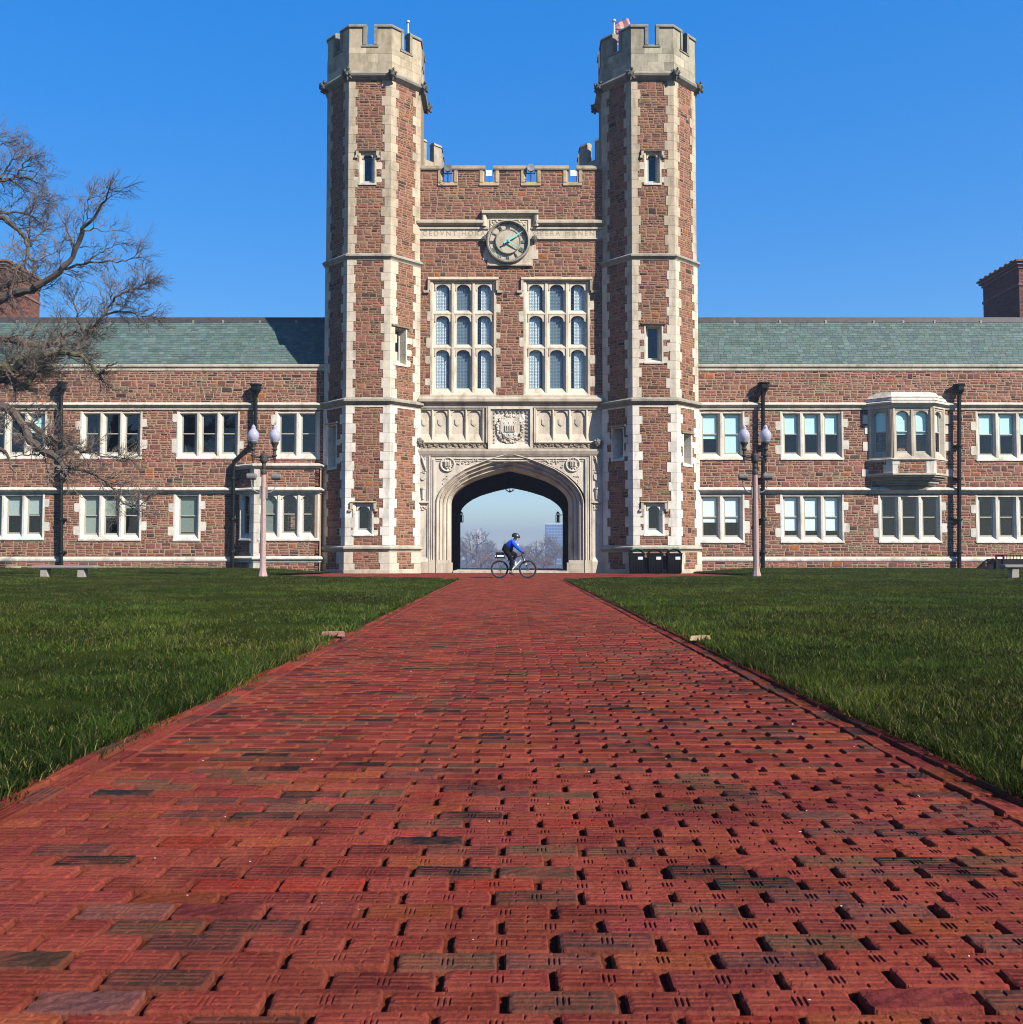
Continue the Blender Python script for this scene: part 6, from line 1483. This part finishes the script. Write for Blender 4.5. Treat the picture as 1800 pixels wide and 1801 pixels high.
    def grow(p, d, L, r, lvl):
        """One shoot with its side shoots, bending a little upwards."""
        if cnt[0] > 42000: return
        cnt[0] += 1; n = 3 if lvl else 2; pts = [p]; dd = d.copy(); kids = []
        for i in range(n):
            dd = (dd + Vector((q.gauss(0, .16), q.gauss(0, .16), q.gauss(.045, .16)))).normalized(); pts.append(pts[-1] + dd * (L / n)); kids.append((pts[-1], dd.copy()))
        tw.tube([tuple(v) for v in pts], [r * (1 - .75 * i / n) for i in range(n + 1)], 3)
        if lvl <= 0: return
        for (kp, kd) in kids:
            for _ in range(2 if lvl > 1 else q.choice((1, 2, 2))):
                ax = Vector((q.gauss(0, 1), q.gauss(0, 1), q.gauss(0, 1))).cross(kd).normalized(); ang = q.uniform(.4, .95)
                grow(kp, (kd * math.cos(ang) + ax * math.sin(ang)).normalized(), L * q.uniform(.42, .68), r * .58, lvl - 1)
    for path, r0, r1, drift, col in limbs:
        n = len(path); base = {BKL: 0}.get(col, 0); pts = [Vector(P(u, v, drift * (i / (n - 1)) ** 1.2)) for i, (u, v) in enumerate(path)]
        fine = [pts[0]]                                   # smooth and roughen
        for i in range(n - 1):
            a, b_, c_, d_ = pts[max(i - 1, 0)], pts[i], pts[i + 1], pts[min(i + 2, n - 1)]
            for t in (.33, .67, 1): fine.append(.5 * ((2 * b_) + (c_ - a) * t + (2 * a - 5 * b_ + 4 * c_ - d_) * t * t + (3 * b_ - a - 3 * c_ + d_) * t ** 3) + Vector((q.gauss(0, .025), q.gauss(0, .04), q.gauss(0, .025))))
        m = len(fine); rs = [r0 + (r1 - r0) * (i / (m - 1)) ** .8 for i in range(m)]; rs = [x * q.uniform(.9, 1.12) for x in rs]
        b = MB(); b.tube([tuple(v) for v in fine], rs, 8 if r0 > .1 else 6); b.build('limb', 'bark', T, col)
        big = r0 > .1; va = sum(v for _, v in path) / n; low = va > 470
        for i in range(2, m):
            if fine[i].x < P(-70, 600)[0]: continue
            t = (fine[min(i + 1, m - 1)] - fine[i - 1]).normalized()
            for _ in range(q.choice((1, 2, 2) if low else (0, 1, 1, 2))):
                side = Vector((q.gauss(.1, 1), q.gauss(0, 1), q.gauss(.25, 1))).cross(t).normalized(); ang = q.uniform(.5, 1.15)
                d = (t * math.cos(ang) + side * math.sin(ang)).normalized()
                grow(fine[i], d, q.uniform(.4, 1.0) * (1.15 if big else .8), .014 + .010 * min(1, rs[i] / .1), 2 if q.random() < (.80 if low else .95) else 3)
        t = (fine[-1] - fine[-3]).normalized()
        for _ in range(3): grow(fine[-1], (t + Vector((q.gauss(0, .4), q.gauss(0, .4), q.gauss(0, .4)))).normalized(), q.uniform(.35, .65), r1 * .9 + .002, 2)
    tw.build('twigs', 'bark', T, (.15, .122, .102), kind='stuff')
bare_tree()

# ------------------------------------------------------------------ the park and the city beyond the arch
def far_tree(name, seed, H, W_, col, warm):
    q = random.Random(seed); T = thing(name, '', 'tree'); b = MB(); b.tube([(0, 0, 0), (.1, 0, H * .22), (.3, .2, H * .5), (.1, .3, H * .8)], [H * .022, H * .018, H * .011, .05], 6); b.build('trunk', 'bark', T, col)
    tw = MB()
    def rec(p, d, L, r, l):
        e = p + d * L; tw.tube([tuple(p), tuple((p + e) / 2 + Vector((q.gauss(0, L * .06), q.gauss(0, L * .06), q.gauss(0, L * .06)))), tuple(e)], [r, r * .75, r * .45], 3)
        if l == 0: return
        for k in range(q.choice((3, 4, 4))):
            ax = Vector((q.gauss(0, 1), q.gauss(0, 1), q.gauss(0, 1))).cross(d).normalized(); ang = q.uniform(.25, .95); f = q.uniform(.45, 1.0)
            nd_ = (d * math.cos(ang) + ax * math.sin(ang)); nd_ = Vector((nd_.x * W_, nd_.y * W_, nd_.z + .12)).normalized(); rec(p + d * L * f, nd_, L * q.uniform(.5, .74), r * .62, l - 1)
    for k in range(7): a = k * .9 + q.uniform(0, .5); z = H * (.16 + .055 * k); rec(Vector((0, 0, z)), Vector((math.cos(a) * .85, math.sin(a) * .85, .55)).normalized(), H * q.uniform(.2, .28), H * .013, 4)
    tw.build('crown', 'twig', T, warm); return T
def far_things():
    A_ = far_tree('park_tree', 3, 24, 1.15, (.12, .10, .09), (.17, .13, .10)); B_ = far_tree('park_tree', 8, 18, 1.5, (.14, .10, .08), (.26, .13, .075)); C_ = far_tree('park_tree', 14, 21, 1.3, (.11, .10, .09), (.155, .125, .10))
    spots = [(A_, 838, 470, 1.28, 'tallest grey bare tree seen through the arch, before the pale tower block'), (B_, 846, 400, .92, 'rusty brown rounded tree seen low through the left half of the arch'), (C_, 822, 520, 1.2, 'grey bare tree at the left jamb of the arch opening'), (C_, 872, 640, 1.25, 'low grey bare tree just behind the cyclist and left of the helmet'),
             (A_, 944, 430, 1.0, 'broad grey bare tree seen through the arch right of the cyclist'), (C_, 966, 440, 1.12, 'grey bare tree at the right jamb below the glass tower'), (A_, 905, 700, 1.15, 'far grey bare tree directly behind the cyclist'), (B_, 925, 620, 1.0, 'brownish far tree behind the front wheel of the bicycle'),
             (B_, 956, 385, .82, 'brownish low tree under the glass tower'), (C_, 808, 560, 1.25, 'grey bare tree mostly hidden by the left side of the passage'), (A_, 990, 520, 1.25, 'grey bare tree mostly hidden by the right side of the passage'), (A_, 860, 760, 1.2, 'hazy far tree between the tower block and the cyclist'), (C_, 888, 820, 1.3, 'hazy far tree left of the cyclist helmet'), (C_, 936, 800, 1.35, 'hazy far tree right of the cyclist shoulder'),
             (B_, 830, 610, 1.1, 'second brownish tree in the left half of the arch'), (A_, 854, 560, 1.0, 'grey tree between the rusty tree and the rear wheel'), (C_, 978, 600, 1.2, 'grey tree low below the glass tower'), (A_, 930, 560, .9, 'grey tree right of the handlebar'), (B_, 952, 500, 1.0, 'brown tree right of the front wheel'), (B_, 868, 480, .75, 'low brown tree above the rear wheel'), (C_, 850, 700, 1.2, 'tall pale tree before the tower block')]
    used = set()
    for i, (src, u, Y, s, lab) in enumerate(spots):
        T = src if src.name not in used else copy_tree(src); used.add(src.name)
        Y *= 1.25; s *= 1.10; T.location = (at(u, 980, Y)[0], Y, -12.1); T.rotation_euler.z = i * 1.7; T.scale = (s, s, s); T['label'] = lab; T['group'] = 'bare park trees beyond the arch'
    # pale tower block with a stepped crown
    Y = 1500; x = at(842, 950, Y)[0]; ztop = at(842, 931, Y)[1]; T = thing('tower_block', 'pale hazy tower block with a stepped pointed top, far left through the arch', 'building', (x, Y, -12))
    b = MB(); w = 9.2; b.wbox(x - w, x + w, Y, Y + 16, -12, ztop - 11); b.build('wall', 'matte', T, (.60, .54, .50)); b = MB(); b.wbox(x - w * .66, x + w * .66, Y + 2, Y + 14, ztop - 11, ztop - 5); b.build('upper_storeys', 'matte', T, (.60, .54, .50))
    b = MB(); q = w * .6; b.add([(x - q, Y + 2, ztop - 5), (x + q, Y + 2, ztop - 5), (x + q, Y + 14, ztop - 5), (x - q, Y + 14, ztop - 5), (x, Y + 8, ztop + 1)], [(0, 1, 4), (1, 2, 4), (2, 3, 4), (3, 0, 4)]); b.build('roof', 'matte', T, (.6, .5, .45))
    for k in range(6):
        for r in range(9): b = MB(); xx = x - w + 1.6 + k * 3.1; zz = -2 + r * 3.4; b.wbox(xx - .7, xx + .7, Y - .15, Y - .02, zz, zz + 1.8); b.build('window', 'glass_dark', T, (.16, .18, .22))
    Y = 1350; x0, x1 = at(960, 950, Y)[0], at(996, 950, Y)[0]; zt = at(970, 922, Y)[1]; T = thing('glass_tower', 'tall blue glass office tower at the right jamb of the arch', 'building', ((x0 + x1) / 2, Y, -12))
    b = MB(); b.wbox(x0, x1, Y, Y + 20, -12, zt); b.build('wall', 'matte', T, (.32, .42, .55))
    for k in range(7):
        for r in range(13): b = MB(); xx = x0 + (x1 - x0) * (k + .5) / 7; zz = -10 + r * 4.1; ww = (x1 - x0) / 7 * .42; b.wbox(xx - ww, xx + ww, Y - .3, Y - .05, zz, zz + 2.9); b.build('window', 'glass_dark', T, (.07, .16, .34))
    b = MB()
    for k in range(8): xx = x0 + (x1 - x0) * (k + .3) / 8; b.wbox(xx, xx + 1.6, Y + 2, Y + 10, zt, zt + 1.6)
    b.build('roof_plant', 'matte', T, (.85, .85, .85))
    Y = 1400; x = at(921, 960, Y)[0]; z1 = at(921, 960, Y)[1]; T = thing('low_block', 'low pale hazy building right of the cyclist shoulder', 'building', (x, Y, -12)); b = MB(); b.wbox(x - 9, x + 10, Y, Y + 14, -12, z1); b.build('wall', 'matte', T, (.30, .28, .28)); b = MB(); b.wbox(x - 6, x, Y + 3, Y + 9, z1, z1 + 2.2); b.build('roof_plant', 'matte', T, (.34, .33, .33))
material('glass_dark', .2, 1, .05, 0, 1, .5)
far_things()

# ------------------------------------------------------------------ haze
def haze():
    b = MB(); b.wbox(-1300, 1300, -450, 2400, -13.5, 58); m = bpy.data.materials.new('haze'); m.use_nodes = True; nt = m.node_tree; nt.nodes.remove(nt.nodes['Principled BSDF'])
    v = nd(nt, 'ShaderNodeVolumePrincipled'); v.inputs['Color'].default_value = (.31, .395, .58, 1); v.inputs['Density'].default_value = HAZE; v.inputs['Anisotropy'].default_value = 0.2
    nt.links.new(v.outputs[0], nt.nodes['Material Output'].inputs['Volume']); MATS['haze'] = m; b.build('haze', 'haze', None, kind='stuff', label='pale blue air haze over the whole scene', category='haze')
HAZE = 0.0007
haze()
